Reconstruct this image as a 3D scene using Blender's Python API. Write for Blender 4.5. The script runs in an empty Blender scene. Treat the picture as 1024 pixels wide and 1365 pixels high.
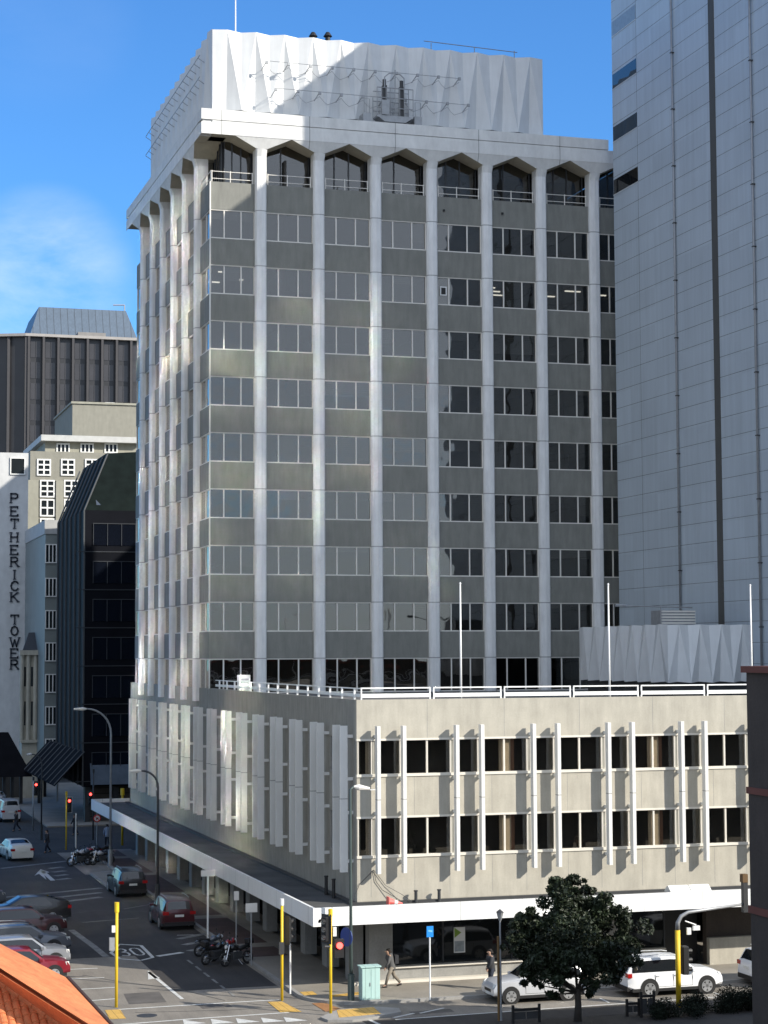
import bpy, bmesh, math, random
from mathutils import Vector, Matrix
import numpy as np
random.seed(7)
R = math.radians
scn = bpy.context.scene
col = scn.collection

# ------------------------------------------------------------------ camera
CAM = np.array([-23.7774, -82.8520, 14.6946])
F = 2561.36
def _axes(yaw, pitch, roll):
    fw = np.array([math.sin(yaw)*math.cos(pitch), math.cos(yaw)*math.cos(pitch), math.sin(pitch)])
    r = np.array([math.cos(yaw), -math.sin(yaw), 0.0]); u = np.cross(r, fw)
    return fw, r*math.cos(roll)+u*math.sin(roll), -r*math.sin(roll)+u*math.cos(roll)
FW, RT, UP = _axes(R(16.8561), R(4.21319), R(-0.268135))
cam = bpy.data.cameras.new('camera'); cam.sensor_fit = 'HORIZONTAL'; cam.sensor_width = 36
cam.lens = F/1024*36; cam.clip_start = 0.5; cam.clip_end = 20000
co = bpy.data.objects.new('camera', cam); col.objects.link(co); scn.camera = co
co.matrix_world = Matrix(((RT[0], UP[0], -FW[0], CAM[0]), (RT[1], UP[1], -FW[1], CAM[1]), (RT[2], UP[2], -FW[2], CAM[2]), (0, 0, 0, 1)))
scn.render.resolution_x = 768; scn.render.resolution_y = 1024
# survey helpers: a sight line of the photograph meets a plane of the place
def _ray(x, y): return FW + RT*(x-512)/F + UP*(682.5-y)/F
def atX(x, y, X): d = _ray(x, y); return CAM + d*(X-CAM[0])/d[0]
def atY(x, y, Y): d = _ray(x, y); return CAM + d*(Y-CAM[1])/d[1]
def atZ(x, y, Z=0.0): d = _ray(x, y); return CAM + d*(Z-CAM[2])/d[2]

# ------------------------------------------------------------------ light
SUN = Vector((1.05, -1.0, 0.86)).normalized()
sun = bpy.data.lights.new('sun', 'SUN'); sun.energy = 5.0; sun.angle = R(0.5); sun.color = (1.0, 0.94, 0.84)
so = bpy.data.objects.new('sun', sun); col.objects.link(so); so.location = (60, -60, 80)
so.rotation_euler = (-SUN).to_track_quat('-Z', 'Y').to_euler()
world = bpy.data.worlds.new('World'); scn.world = world; world.use_nodes = True
nt = world.node_tree; nt.nodes.clear()
def N(t, typ, **kw):
    n = t.nodes.new(typ)
    for k, v in kw.items(): setattr(n, k, v)
    return n
out = N(nt, 'ShaderNodeOutputWorld'); bg = N(nt, 'ShaderNodeBackground')
sky = N(nt, 'ShaderNodeTexSky', sky_type='NISHITA'); sky.sun_disc = False
sky.sun_elevation = math.asin(SUN.z); sky.sun_rotation = math.atan2(SUN.x, SUN.y)
sky.air_density = 1.0; sky.dust_density = 0.4; sky.ozone_density = 2.5
bg.inputs['Strength'].default_value = 0.13
tc = N(nt, 'ShaderNodeTexCoord')
mp = N(nt, 'ShaderNodeMapping'); mp.inputs['Scale'].default_value = (3.0, 3.0, 7.5)
nz = N(nt, 'ShaderNodeTexNoise'); nz.inputs['Scale'].default_value = 2.2; nz.inputs['Detail'].default_value = 9; nz.inputs['Roughness'].default_value = 0.62; nz.inputs['Distortion'].default_value = .25
nt.links.new(tc.outputs['Generated'], mp.inputs[0]); nt.links.new(mp.outputs[0], nz.inputs['Vector'])
rmp = N(nt, 'ShaderNodeMapRange'); rmp.inputs[1].default_value = 0.32; rmp.inputs[2].default_value = 0.66
nt.links.new(nz.outputs['Fac'], rmp.inputs[0])
def dotmask(direction, lo, hi):
    v = N(nt, 'ShaderNodeVectorMath', operation='DOT_PRODUCT'); v.inputs[1].default_value = Vector(direction).normalized()
    nt.links.new(tc.outputs['Generated'], v.inputs[0])
    m = N(nt, 'ShaderNodeMapRange', interpolation_type='SMOOTHSTEP'); m.inputs[1].default_value = lo; m.inputs[2].default_value = hi
    nt.links.new(v.outputs['Value'], m.inputs[0]); return m.outputs[0]
def math_(op, a, b):
    m = N(nt, 'ShaderNodeMath', operation=op)
    for i, q in enumerate((a, b)):
        if isinstance(q, (int, float)): m.inputs[i].default_value = q
        else: nt.links.new(q, m.inputs[i])
    return m.outputs[0]
d1 = _ray(60, 370); d2 = _ray(-60, 395)
near = math_('MAXIMUM', dotmask(d1, math.cos(R(2.9)), math.cos(R(0.3))), dotmask(d2, math.cos(R(3.2)), math.cos(R(0.4))))
back = dotmask((0.1, -1, 0.3), 0.0, 0.6)
d3 = _ray(60, 20)
thin = math_('MULTIPLY', dotmask(d3, math.cos(R(3.0)), math.cos(R(.3))), .07)
rmb = N(nt, 'ShaderNodeMapRange'); rmb.inputs[1].default_value = 0.22; rmb.inputs[2].default_value = 0.44
nt.links.new(nz.outputs['Fac'], rmb.inputs[0])
cl = math_('MAXIMUM', math_('MULTIPLY', math_('MULTIPLY', rmp.outputs[0], .68), math_('MAXIMUM', near, thin)), math_('MULTIPLY', rmb.outputs[0], back))
cl = math_('MULTIPLY', cl, .85)
tint = N(nt, 'ShaderNodeMix', data_type='RGBA', blend_type='MULTIPLY'); tint.inputs[0].default_value = 1.0
tint.inputs[7].default_value = (0.42, 0.82, 1.24, 1)
nt.links.new(sky.outputs[0], tint.inputs[6])
mx = N(nt, 'ShaderNodeMix', data_type='RGBA')
nt.links.new(cl, mx.inputs[0]); nt.links.new(tint.outputs[2], mx.inputs[6]); mx.inputs[7].default_value = (6.2, 6.9, 8.0, 1)
nt.links.new(mx.outputs[2], bg.inputs['Color']); nt.links.new(bg.outputs[0], out.inputs[0])
scn.view_settings.view_transform = 'Standard'; scn.view_settings.look = 'None'
scn.view_settings.exposure = 0.35; scn.view_settings.gamma = 1.0
scn.render.engine = 'CYCLES'
scn.cycles.max_bounces = 8; scn.cycles.transparent_max_bounces = 16
scn.cycles.caustics_reflective = True; scn.cycles.blur_glossy = 0.0; scn.cycles.sample_clamp_indirect = 0; scn.cycles.use_adaptive_sampling = False

# ------------------------------------------------------------------ materials
def mat(name, rgb, rough=0.8, metal=0.0, var=0.12, scale=1.2, streak=0.0, stretch=(1, 1, .18), bump=0.0, bscale=20, spec=0.5, emit=None, joints=None, fine=0.0, panels=None):
    m = bpy.data.materials.new(name); m.use_nodes = True; t = m.node_tree; p = t.nodes['Principled BSDF']
    p.inputs['Roughness'].default_value = rough; p.inputs['Metallic'].default_value = metal
    p.inputs['Specular IOR Level'].default_value = spec
    if emit:
        p.inputs['Emission Color'].default_value = (*emit[0], 1); p.inputs['Emission Strength'].default_value = emit[1]
    tcn = N(t, 'ShaderNodeTexCoord'); src = tcn.outputs['Object']
    c = None
    def mul(cprev, fac_out, lo):
        mr = N(t, 'ShaderNodeMapRange'); mr.inputs[1].default_value = .3; mr.inputs[2].default_value = .7
        mr.inputs[3].default_value = lo; mr.inputs[4].default_value = 1 + (1-lo)*.35
        t.links.new(fac_out, mr.inputs[0])
        v = N(t, 'ShaderNodeVectorMath', operation='SCALE')
        if cprev is None: v.inputs[0].default_value = rgb
        else: t.links.new(cprev, v.inputs[0])
        t.links.new(mr.outputs[0], v.inputs['Scale']); return v.outputs[0]
    if var:
        n = N(t, 'ShaderNodeTexNoise'); n.inputs['Scale'].default_value = scale; n.inputs['Detail'].default_value = 5
        t.links.new(src, n.inputs['Vector']); c = mul(c, n.outputs['Fac'], 1-var)
    if streak:
        mpn = N(t, 'ShaderNodeMapping'); mpn.inputs['Scale'].default_value = stretch
        n = N(t, 'ShaderNodeTexNoise'); n.inputs['Scale'].default_value = 2.6; n.inputs['Detail'].default_value = 6; n.inputs['Roughness'].default_value = .65
        t.links.new(src, mpn.inputs[0]); t.links.new(mpn.outputs[0], n.inputs['Vector']); c = mul(c, n.outputs['Fac'], 1-streak)
    if fine:
        n = N(t, 'ShaderNodeTexNoise'); n.inputs['Scale'].default_value = 14; n.inputs['Detail'].default_value = 3
        t.links.new(src, n.inputs['Vector']); c = mul(c, n.outputs['Fac'], 1-fine)
    if panels:   # slight tone change from panel to panel
        sp_ = N(t, 'ShaderNodeVectorMath', operation='DIVIDE'); sp_.inputs[1].default_value = panels; t.links.new(src, sp_.inputs[0])
        fl = N(t, 'ShaderNodeVectorMath', operation='FLOOR'); t.links.new(sp_.outputs[0], fl.inputs[0])
        wn = N(t, 'ShaderNodeTexWhiteNoise'); t.links.new(fl.outputs[0], wn.inputs['Vector']); mr = N(t, 'ShaderNodeMapRange'); mr.inputs[3].default_value = .94; mr.inputs[4].default_value = 1.03
        t.links.new(wn.outputs['Value'], mr.inputs[0]); v = N(t, 'ShaderNodeVectorMath', operation='SCALE'); t.links.new(c, v.inputs[0]); t.links.new(mr.outputs[0], v.inputs['Scale']); c = v.outputs[0]
    if joints:   # dark joint lines every given number of metres along an axis: (axis, pitch, offset, width)
        for ax, pitch, off, wd in joints:
            sp = N(t, 'ShaderNodeSeparateXYZ'); t.links.new(src, sp.inputs[0])
            a = N(t, 'ShaderNodeMath', operation='SUBTRACT'); t.links.new(sp.outputs[ax], a.inputs[0]); a.inputs[1].default_value = off
            b = N(t, 'ShaderNodeMath', operation='PINGPONG'); t.links.new(a.outputs[0], b.inputs[0]); b.inputs[1].default_value = pitch/2
            g = N(t, 'ShaderNodeMath', operation='GREATER_THAN'); t.links.new(b.outputs[0], g.inputs[0]); g.inputs[1].default_value = wd
            mr = N(t, 'ShaderNodeMapRange'); t.links.new(g.outputs[0], mr.inputs[0]); mr.inputs[3].default_value = .45; mr.inputs[4].default_value = 1
            v = N(t, 'ShaderNodeVectorMath', operation='SCALE')
            if c is None: v.inputs[0].default_value = rgb
            else: t.links.new(c, v.inputs[0])
            t.links.new(mr.outputs[0], v.inputs['Scale']); c = v.outputs[0]
    if c is None: p.inputs['Base Color'].default_value = (*rgb, 1)
    else: t.links.new(c, p.inputs['Base Color'])
    if bump:
        n = N(t, 'ShaderNodeTexNoise'); n.inputs['Scale'].default_value = bscale; n.inputs['Detail'].default_value = 4
        t.links.new(src, n.inputs['Vector']); b = N(t, 'ShaderNodeBump'); b.inputs['Strength'].default_value = bump; b.inputs['Distance'].default_value = .05
        t.links.new(n.outputs['Fac'], b.inputs['Height']); t.links.new(b.outputs[0], p.inputs['Normal'])
    return m
def glass(name, tint, ior=1.5, wav=.02, gain=(1, 1, 1)):
    m = bpy.data.materials.new(name); m.use_nodes = True; t = m.node_tree; t.nodes.clear()
    o = N(t, 'ShaderNodeOutputMaterial'); g = N(t, 'ShaderNodeBsdfGlossy'); g.inputs['Roughness'].default_value = .02
    g.inputs['Color'].default_value = (*gain, 1)
    tr = N(t, 'ShaderNodeBsdfTransparent'); tr.inputs['Color'].default_value = (*tint, 1)
    lw = N(t, 'ShaderNodeLayerWeight'); lw.inputs['Blend'].default_value = .5
    pw = N(t, 'ShaderNodeMath', operation='POWER'); t.links.new(lw.outputs['Facing'], pw.inputs[0]); pw.inputs[1].default_value = 5
    fr = N(t, 'ShaderNodeMapRange'); t.links.new(pw.outputs[0], fr.inputs[0]); fr.inputs[3].default_value = ((ior-1)/(ior+1))**2*1.6; fr.inputs[4].default_value = 1.0
    x = N(t, 'ShaderNodeMixShader'); t.links.new(fr.outputs[0], x.inputs[0]); t.links.new(tr.outputs[0], x.inputs[1]); t.links.new(g.outputs[0], x.inputs[2])
    tcn = N(t, 'ShaderNodeTexCoord'); n = N(t, 'ShaderNodeTexNoise'); n.inputs['Scale'].default_value = .7; n.inputs['Detail'].default_value = 1
    t.links.new(tcn.outputs['Object'], n.inputs['Vector'])
    b = N(t, 'ShaderNodeBump'); b.inputs['Strength'].default_value = wav; b.inputs['Distance'].default_value = 1.0
    t.links.new(n.outputs['Fac'], b.inputs['Height']); t.links.new(b.outputs[0], g.inputs['Normal'])
    t.links.new(x.outputs[0], o.inputs[0]); return m

HF = 3.474; ZJ = 17.9
M = dict(
  white=mat('white_painted_concrete', (.80, .80, .79), .75, var=.06, streak=.16, joints=[(2, HF, ZJ, .03)]),
  cornice=mat('cornice_concrete', (.72, .72, .70), .75, var=.06, streak=.14, stretch=(.8, .8, .3), joints=[(0, 5.62, 6.2, .025)]),
  soffit=mat('soffit_concrete', (.50, .46, .36), .85, var=.12, streak=.1),
  spandrel=mat('grey_beige_spandrel', (.235, .236, .212), .85, var=.08, streak=.2, fine=.05),
  alum=mat('window_aluminium', (.74, .71, .65), .5, var=.05),
  alum_warm=mat('window_frame_cream', (.66, .62, .54), .6, var=.06),
  glassT=glass('tower_glass', (.52, .53, .53), 1.7, .02, (1, .95, .88)),
  glassP=glass('podium_glass', (.84, .83, .80), 1.5, .012),
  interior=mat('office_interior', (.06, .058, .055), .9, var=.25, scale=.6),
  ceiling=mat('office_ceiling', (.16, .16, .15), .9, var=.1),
  tube=mat('ceiling_light_tube', (.9, .9, .85), .6, var=0, emit=((1, .93, .8), 2.2)),
  metalw=mat('white_sheet_metal', (.66, .67, .67), .55, var=.05, streak=.10, stretch=(1, 1, .1)),
  steel=mat('galvanised_steel', (.34, .35, .36), .5, .4, var=.15, scale=4),
  dsteel=mat('dark_steel', (.05, .052, .055), .5, .2, var=.15, scale=4),
  awn=mat('black_awning', (.012, .012, .014), .95, var=.2, spec=.04),
  black=mat('black_plastic', (.012, .012, .013), .55, var=.2, scale=5),
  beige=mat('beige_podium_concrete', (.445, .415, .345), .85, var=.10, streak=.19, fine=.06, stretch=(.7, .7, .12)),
  beigeB=mat('beige_podium_concrete_shade_tone', (.32, .31, .27), .85, var=.08, streak=.22, fine=.06, stretch=(1, 1, .25)),  # same concrete as the front, darkened to carry the side street's shade
  finw=mat('white_fin_paint', (.72, .71, .67), .65, var=.04, streak=.08, joints=[(2, 30, 8.22, .02)]),
  rail=mat('white_rail_paint', (.78, .78, .76), .45, var=.04),
  fascia=mat('white_fascia', (.80, .80, .78), .5, var=.03, streak=.05, joints=[(0, 2.9, 1.0, .012), (1, 2.9, 1.0, .012)]),
  bitumen=mat('canopy_roof_membrane', (.075, .075, .072), .9, var=.45, scale=.5, fine=.1, bump=.3),
  roofg=mat('roof_membrane', (.12, .12, .12), .9, var=.3, scale=.4),
  dark=mat('dark_shopfront', (.03, .03, .032), .4, var=.3, scale=.8),
  shopglass=mat('shop_glass', (.012, .014, .015), .04, var=.1, spec=.7),
  concrete=mat('grey_concrete', (.30, .295, .275), .85, var=.15, streak=.15, fine=.1),
  curtain=mat('cream_curtain', (.50, .42, .32), .9, var=.1, streak=.25, stretch=(6, 6, .05)),
  curtainb=mat('brown_curtain', (.22, .12, .08), .9, var=.1, streak=.25, stretch=(6, 6, .05)),
  bluegrey=mat('blue_grey_cladding', (.48, .545, .60), .6, var=.06, scale=.25, streak=.10, stretch=(1, 1, .06), panels=(100, 3.72, 1.158)),
  groove=mat('dark_panel_groove', (.085, .085, .08), .8, var=.1),
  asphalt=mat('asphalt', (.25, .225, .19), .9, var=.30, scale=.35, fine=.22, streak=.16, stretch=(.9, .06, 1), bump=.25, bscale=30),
  asphaltd=mat('asphalt_shade_tone', (.046, .041, .037), .9, var=.35, scale=.4, fine=.22, streak=.28, stretch=(.9, .05, 1), bump=.25, bscale=30),  # darker copy of asphalt with street shade in its colour
  pave=mat('footpath_concrete', (.27, .245, .205), .9, var=.2, scale=.5, fine=.12),
  brickp=mat('red_brick_paving', (.10, .062, .048), .9, var=.25, scale=.8, fine=.3),
  kerb=mat('kerb_stone', (.30, .29, .27), .85, var=.15, fine=.1),
  blind=mat('office_blind', (.34, .33, .30), .9, var=.1, joints=[(2, .12, 0, .012)]),
  trench=mat('trench_asphalt', (.11, .10, .09), .9, var=.3, fine=.15),
  paint=mat('road_paint_white', (.62, .62, .59), .7, var=.22, scale=3, fine=.2),
  paintd=mat('worn_road_paint', (.24, .235, .22), .8, var=.5, scale=2, fine=.3),
  tactile=mat('yellow_tactile_paving', (.62, .38, .09), .8, var=.12, fine=.15, joints=[(0, .3, 0, .012), (1, .3, 0, .012)]),
  tactileo=mat('brown_tactile_paving', (.34, .16, .06), .8, var=.15, fine=.2),
  yellow=mat('yellow_pole_paint', (.75, .50, .02), .5, var=.08, scale=3),
  rubber=mat('tyre_rubber', (.015, .015, .015), .85, var=.1),
  rim=mat('alloy_rim', (.55, .56, .57), .3, .7, var=.05),
  carglass=mat('car_glass', (.012, .014, .016), .03, var=0, spec=.8),
  lampw=mat('clear_lamp_lens', (.7, .7, .68), .15, var=0),
  lampr=mat('red_lamp_lens', (.35, .012, .012), .2, var=0),
  plate=mat('number_plate', (.7, .7, .66), .5, var=.1, scale=9),
  chrome=mat('chrome', (.6, .6, .6), .15, .95, var=0),
  redlit=mat('lit_red_signal', (.8, .03, .03), .4, var=0, emit=((1, .05, .04), 6)),
  offlens=mat('unlit_signal_lens', (.30, .30, .28), .25, var=.1),
  blue=mat('blue_sign', (.02, .25, .75), .4, var=.05),
  navy=mat('navy_sign', (.02, .05, .22), .5, var=.05),
  redp=mat('red_paint', (.65, .03, .03), .5, var=.05),
  pink=mat('faded_red_plastic', (.85, .16, .14), .5, var=.1),
  cabinet=mat('pale_green_cabinet', (.42, .60, .56), .5, var=.05, streak=.1, joints=[(0, .43, .2, .008)]),
  leaf=mat('dark_leaves', (.028, .042, .018), .55, var=.6, scale=1.3, spec=.4, fine=.6),
  bush=mat('bush_leaves', (.014, .02, .012), .8, var=.5, scale=2.5, spec=.2),
  bark=mat('bark', (.05, .042, .034), .9, var=.3, scale=5),
  tileo=mat('orange_roof_tile', (.70, .235, .09), .8, var=.20, scale=.9, streak=.25, stretch=(1.2, 1.2, 1.2), fine=.14),
  gutter=mat('dark_gutter', (.05, .03, .025), .6),
  brick=mat('dark_brown_render', (.07, .055, .045), .9, var=.15, fine=.15, streak=.15),
  band=mat('red_brown_band', (.16, .055, .04), .8, var=.12),
  skin=mat('skin', (.42, .26, .18), .6, var=.05), hair=mat('dark_hair', (.02, .015, .012), .7, var=.1),
)

# ------------------------------------------------------------------ mesh helpers
class MB:
    def __init__(s): s.v = []; s.f = []
    def add(s, vs, fs):
        o = len(s.v); s.v += [tuple(float(c) for c in v) for v in vs]; s.f += [tuple(o+i for i in f) for f in fs]; return s
    def box(s, x0, x1, y0, y1, z0, z1):
        x0, x1 = min(x0, x1), max(x0, x1); y0, y1 = min(y0, y1), max(y0, y1); z0, z1 = min(z0, z1), max(z0, z1)
        v = [(x0, y0, z0), (x1, y0, z0), (x1, y1, z0), (x0, y1, z0), (x0, y0, z1), (x1, y0, z1), (x1, y1, z1), (x0, y1, z1)]
        return s.add(v, [(0, 3, 2, 1), (4, 5, 6, 7), (0, 1, 5, 4), (1, 2, 6, 5), (2, 3, 7, 6), (3, 0, 4, 7)])
    def prism(s, poly, d):     # poly: 3D loop, d: extrusion vector
        n = len(poly); a = [tuple(p) for p in poly]; b = [(p[0]+d[0], p[1]+d[1], p[2]+d[2]) for p in poly]
        return s.add(a+b, [tuple(range(n-1, -1, -1)), tuple(range(n, 2*n))]+[(i, (i+1) % n, n+(i+1) % n, n+i) for i in range(n)])
    def tube(s, pts, r, n=8, cap=True):
        pts = [Vector(p) for p in pts]; rs = r if isinstance(r, (list, tuple)) else [r]*len(pts); rings = []
        ref = None
        for i, p in enumerate(pts):
            t = (pts[min(i+1, len(pts)-1)]-pts[max(i-1, 0)]).normalized()
            if ref is None: ref = Vector((0, 0, 1)) if abs(t.z) < .9 else Vector((1, 0, 0))
            a = t.cross(ref).normalized(); b = t.cross(a).normalized(); ref = -b if False else ref
            rings.append([tuple(p+(a*math.cos(2*math.pi*k/n)+b*math.sin(2*math.pi*k/n))*rs[i]) for k in range(n)])
        v = [q for rg in rings for q in rg]; f = []
        for i in range(len(pts)-1):
            for k in range(n): f.append((i*n+k, i*n+(k+1) % n, (i+1)*n+(k+1) % n, (i+1)*n+k))
        if cap: f += [tuple(range(n-1, -1, -1)), tuple(range((len(pts)-1)*n, len(pts)*n))]
        return s.add(v, f)
    def quad(s, a, b, c, d): return s.add([a, b, c, d], [(0, 1, 2, 3)])
    def disc(s, c, axis, r, th, n=20, r2=None):   # short cylinder centred at c along axis
        a = Vector(axis).normalized(); c = Vector(c)
        return s.tube([c-a*th/2, c+a*th/2], [r, r2 or r], n)
    def build(s, name, m, parent=None, smooth=False, label=None):
        me = bpy.data.meshes.new(name)
        off = Vector((0, 0, 0))
        if parent is not None and parent.get('_w'): off = Vector(parent['_w'])
        me.from_pydata([tuple(Vector(v)-off) for v in s.v], [], s.f); me.materials.append(m)
        bm = bmesh.new(); bm.from_mesh(me); bmesh.ops.recalc_face_normals(bm, faces=bm.faces); bm.to_mesh(me); bm.free()
        if smooth:
            for p in me.polygons: p.use_smooth = True
        o = bpy.data.objects.new(name, me); col.objects.link(o)
        if parent is not None:
            o.parent = parent
            if parent.get('_w'): o['_w'] = [0.0, 0.0, 0.0]; o['_w'] = list(off); 
        if label: o['label'] = label
        return o
def tag(o, label, cat, group=None):
    o['label'] = label; o['category'] = cat
    if group: o['group'] = group
    return o
def thing(name, label, cat, base=(0, 0, 0), group=None, rz=0, local=False):
    o = bpy.data.objects.new(name, None); col.objects.link(o); o.location = base; o.rotation_euler = (0, 0, rz)
    o.empty_display_size = .3
    if not local: o['_w'] = [float(c) for c in base]     # children are written in world coordinates
    return tag(o, label, cat, group)
def struct(name, mb, m):
    o = mb.build(name, m); o['kind'] = 'structure'; return o
def mesh_thing(name, mb, m, label, cat, group=None, smooth=False, base=None):
    if base is None:
        a = np.array(mb.v); base = ((a[:, 0].min()+a[:, 0].max())/2, (a[:, 1].min()+a[:, 1].max())/2, a[:, 2].min())
    b = Vector(base); mb.v = [tuple(Vector(v)-b) for v in mb.v]
    o = mb.build(name, m, smooth=smooth); o.location = b; return tag(o, label, cat, group)
def copy_tree(o, parent=None):
    c = o.copy(); col.objects.link(c)
    if parent is not None: c.parent = parent
    for ch in list(o.children): copy_tree(ch, c)
    return c
def bevel(o, w=.02, seg=1):
    b = o.modifiers.new('bevel', 'BEVEL'); b.width = w; b.segments = seg; b.limit_method = 'ANGLE'; return o

# ================================================================== GROUND
g = MB(); g.box(-900, 900, -400, 2500, -.5, 0); struct('ground', g, M['asphalt'])
def sheet(polypx, z=.004, th=.003):
    pts = [atZ(x, y, 0) for x, y in polypx]; return [(p[0], p[1], z) for p in pts]
# footpath round the building (kerb is a real step)
KX, KY = -3.1, -4.25
fp = [(KX, 62.5), (KX, 48.5), (KX-1.9, 47.5), (KX-1.9, 40.2), (KX, 39.0), (KX, -1.6)]
for k in range(7):
    a = R(180+90*k/6); fp.append((KX+2.65+2.65*math.cos(a), -1.6+2.65*math.sin(a)))
fp += [(60, KY), (60, 0.4), (.2, 0.4), (.2, 62.5)]
KH = .12
g = MB(); g.prism([(x, y, 0.0) for x, y in fp], (0, 0, KH)); struct('footpath', g, M['pave'])
g = MB()
ins = .16
kp = [p for p in fp[:14]]
for a, b in zip(kp[:-1], kp[1:]):
    a = Vector((a[0], a[1], 0)); b = Vector((b[0], b[1], 0)); d = (b-a).normalized(); n = Vector((d.y, -d.x, 0))*-1
    n = Vector((-d.y, d.x, 0))
    g.prism([a-n*.02, b-n*.02, b+n*ins, a+n*ins], (0, 0, KH+.006))
struct('kerb', g, M['kerb'])
g = MB(); g.prism([(KX+.2, 9, KH), (-.9, 9, KH), (-.9, 62, KH), (KX+.2, 62, KH)], (0, 0, .004)); struct('brick_footpath', g, M['brickp'])
g = MB()
for y in (12, 23, 34, 45, 56): g.prism([(KX+.2, y, KH+.004), (-.9, y, KH+.004), (-.9, y+1.3, KH+.004), (KX+.2, y+1.3, KH+.004)], (0, 0, .003))
struct('footpath_crossing_bands', g, M['pave'])
# left-hand footpath and island beyond the cross street
g = MB(); g.prism([(-3.4, 84, 0), (60, 84, 0), (60, 140, 0), (-3.4, 140, 0)], (0, 0, KH)); g.prism([(-60, 82, 0), (-11.0, 82, 0), (-13.5, 160, 0), (-60, 160, 0)], (0, 0, KH)); struct('far_footpath', g, M['pave'])
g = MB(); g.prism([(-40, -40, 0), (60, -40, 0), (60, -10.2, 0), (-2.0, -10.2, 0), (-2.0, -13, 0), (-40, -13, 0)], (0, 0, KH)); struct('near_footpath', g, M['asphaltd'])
# darker asphalt sheets: the shade on the streets put into the colour
g = MB(); g.prism([(-2, -9.6, .003), (60, -9.6, .003), (60, -7.6, .003), (-2, -7.6, .003)], (0, 0, .003)); g.prism([(-7.9, 1.5, .003), (-3.3, 1.5, .003), (-3.3, 47, .003), (-5.3, 47.6, .003), (-5.3, 82, .003), (-19, 82, .003), (-19, 12, .003), (-7.9, 12, .003)], (0, 0, .003)); g.prism([(-60, 82.01, .003), (60, 82.01, .003), (60, 200, .003), (-60, 200, .003)], (0, 0, .003)); g.prism([(-5.29, 62.6, .003), (60, 62.6, .003), (60, 82, .003), (-5.29, 82, .003)], (0, 0, .003)); struct('shade_asphalt', g, M['asphaltd'])

# road markings
g = MB(); gw = MB()
def line(mb, pa, pb, w=.12, z=.008, flat=False):
    a = Vector(atZ(*pa, 0)) if not flat else Vector((*pa, 0)); b = Vector(atZ(*pb, 0)) if not flat else Vector((*pb, 0))
    d = (b-a).normalized(); n = Vector((-d.y, d.x, 0))*w/2
    mb.prism([(q.x, q.y, z) for q in (a-n, b-n, b+n, a+n)], (0, 0, .003))
def pline(mb, pts, w=.12, **k):
    for a, b in zip(pts[:-1], pts[1:]): line(mb, a, b, w, **k)
for p in (((60, 1294), (130, 1291)), ((70, 1306), (139, 1303.5)), ((90, 1320), (155, 1316.5)), ((100, 1336), (156, 1331.5))): line(g, *p)
line(g, (198, 1296), (243, 1332), .16); g.prism(sheet([(197, 1294), (213, 1304), (197.5, 1306)], .008), (0, 0, .003))
pline(g, [(158, 1346), (285, 1338), (372, 1333)], .14)
pline(g, [(150, 1367), (250, 1359), (385, 1350)], .14)
for x in (-8.6, -7.5, -6.5, -5.5, -4.6):      # give-way triangles
    y0 = -5.05 - (x+7.0)*.18
    g.prism([(x-.2, y0-.35, .008), (x+.55, y0-1.35, .008), (x-.35, y0-1.4, .008)], (0, 0, .003))
# 30 in its box, read by drivers heading away
bx = [(158.6, 1259), (188, 1260.7), (203.8, 1276.6), (188, 1280.6), (160, 1278.5), (148, 1270.5), (158.6, 1259)]
pline(g, bx, .17)
_o = atZ(164, 1275, 0)
def on(u, v, o=(float(_o[0]), float(_o[1])), e=(.40, 0.0), h=(0.0, .66)): return (o[0]+u*e[0]+v*h[0], o[1]+u*e[1]+v*h[1])
three = [(0, 3.3), (.75, 3.6), (1.05, 3.0), (.95, 2.3), (.4, 1.95), (.95, 1.6), (1.05, .8), (.75, .1), (0, .4)]
zero = [(1.65, .7), (1.65, 3.0), (1.95, 3.6), (2.5, 3.6), (2.8, 3.0), (2.8, .7), (2.5, .1), (1.95, .1), (1.65, .7)]
for gl in (three, zero):
    pline(g, [on(u, v) for u, v in gl], .11, flat=True, z=.0085)
line(g, (210, 1275), (243, 1270), .35)
for t in range(6):
    a = Vector((250+11*t, 1280+8.5*t)); line(gw, (a.x, a.y), (a.x+7, a.y+5.4), .12)
pline(g, [(236, 1247), (262, 1246.5)], .1); pline(gw, [(110, 1230), (185, 1224)], .1); pline(gw, [(165, 1212), (200, 1206), (210, 1211)], .1)
pline(gw, [(95, 1240), (125, 1262), (142, 1276)], .35)
gs = MB()      # crack-sealed joints and trench patches
for pl in ([(110, 1300), (160, 1309), (235, 1318), (300, 1334)], [(330, 1338), (400, 1345), (470, 1352)], [(60, 1222), (130, 1214), (200, 1216)], [(600, 1340), (720, 1346), (860, 1336)], [(180, 1350), (300, 1347), (420, 1340)]): pline(gs, pl, .05, z=.0062)
struct('sealed_cracks', gs, M['groove'])
gp = MB()
for q in ([(165, 1325), (212, 1322), (222, 1336), (172, 1339)], [(262, 1338), (300, 1336), (310, 1342), (270, 1345)], [(545, 1349), (600, 1345), (606, 1349), (552, 1353)]): gp.prism(sheet(q, .0052), (0, 0, .0008))
struct('trench_patch', gp, M['trench'])
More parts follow.
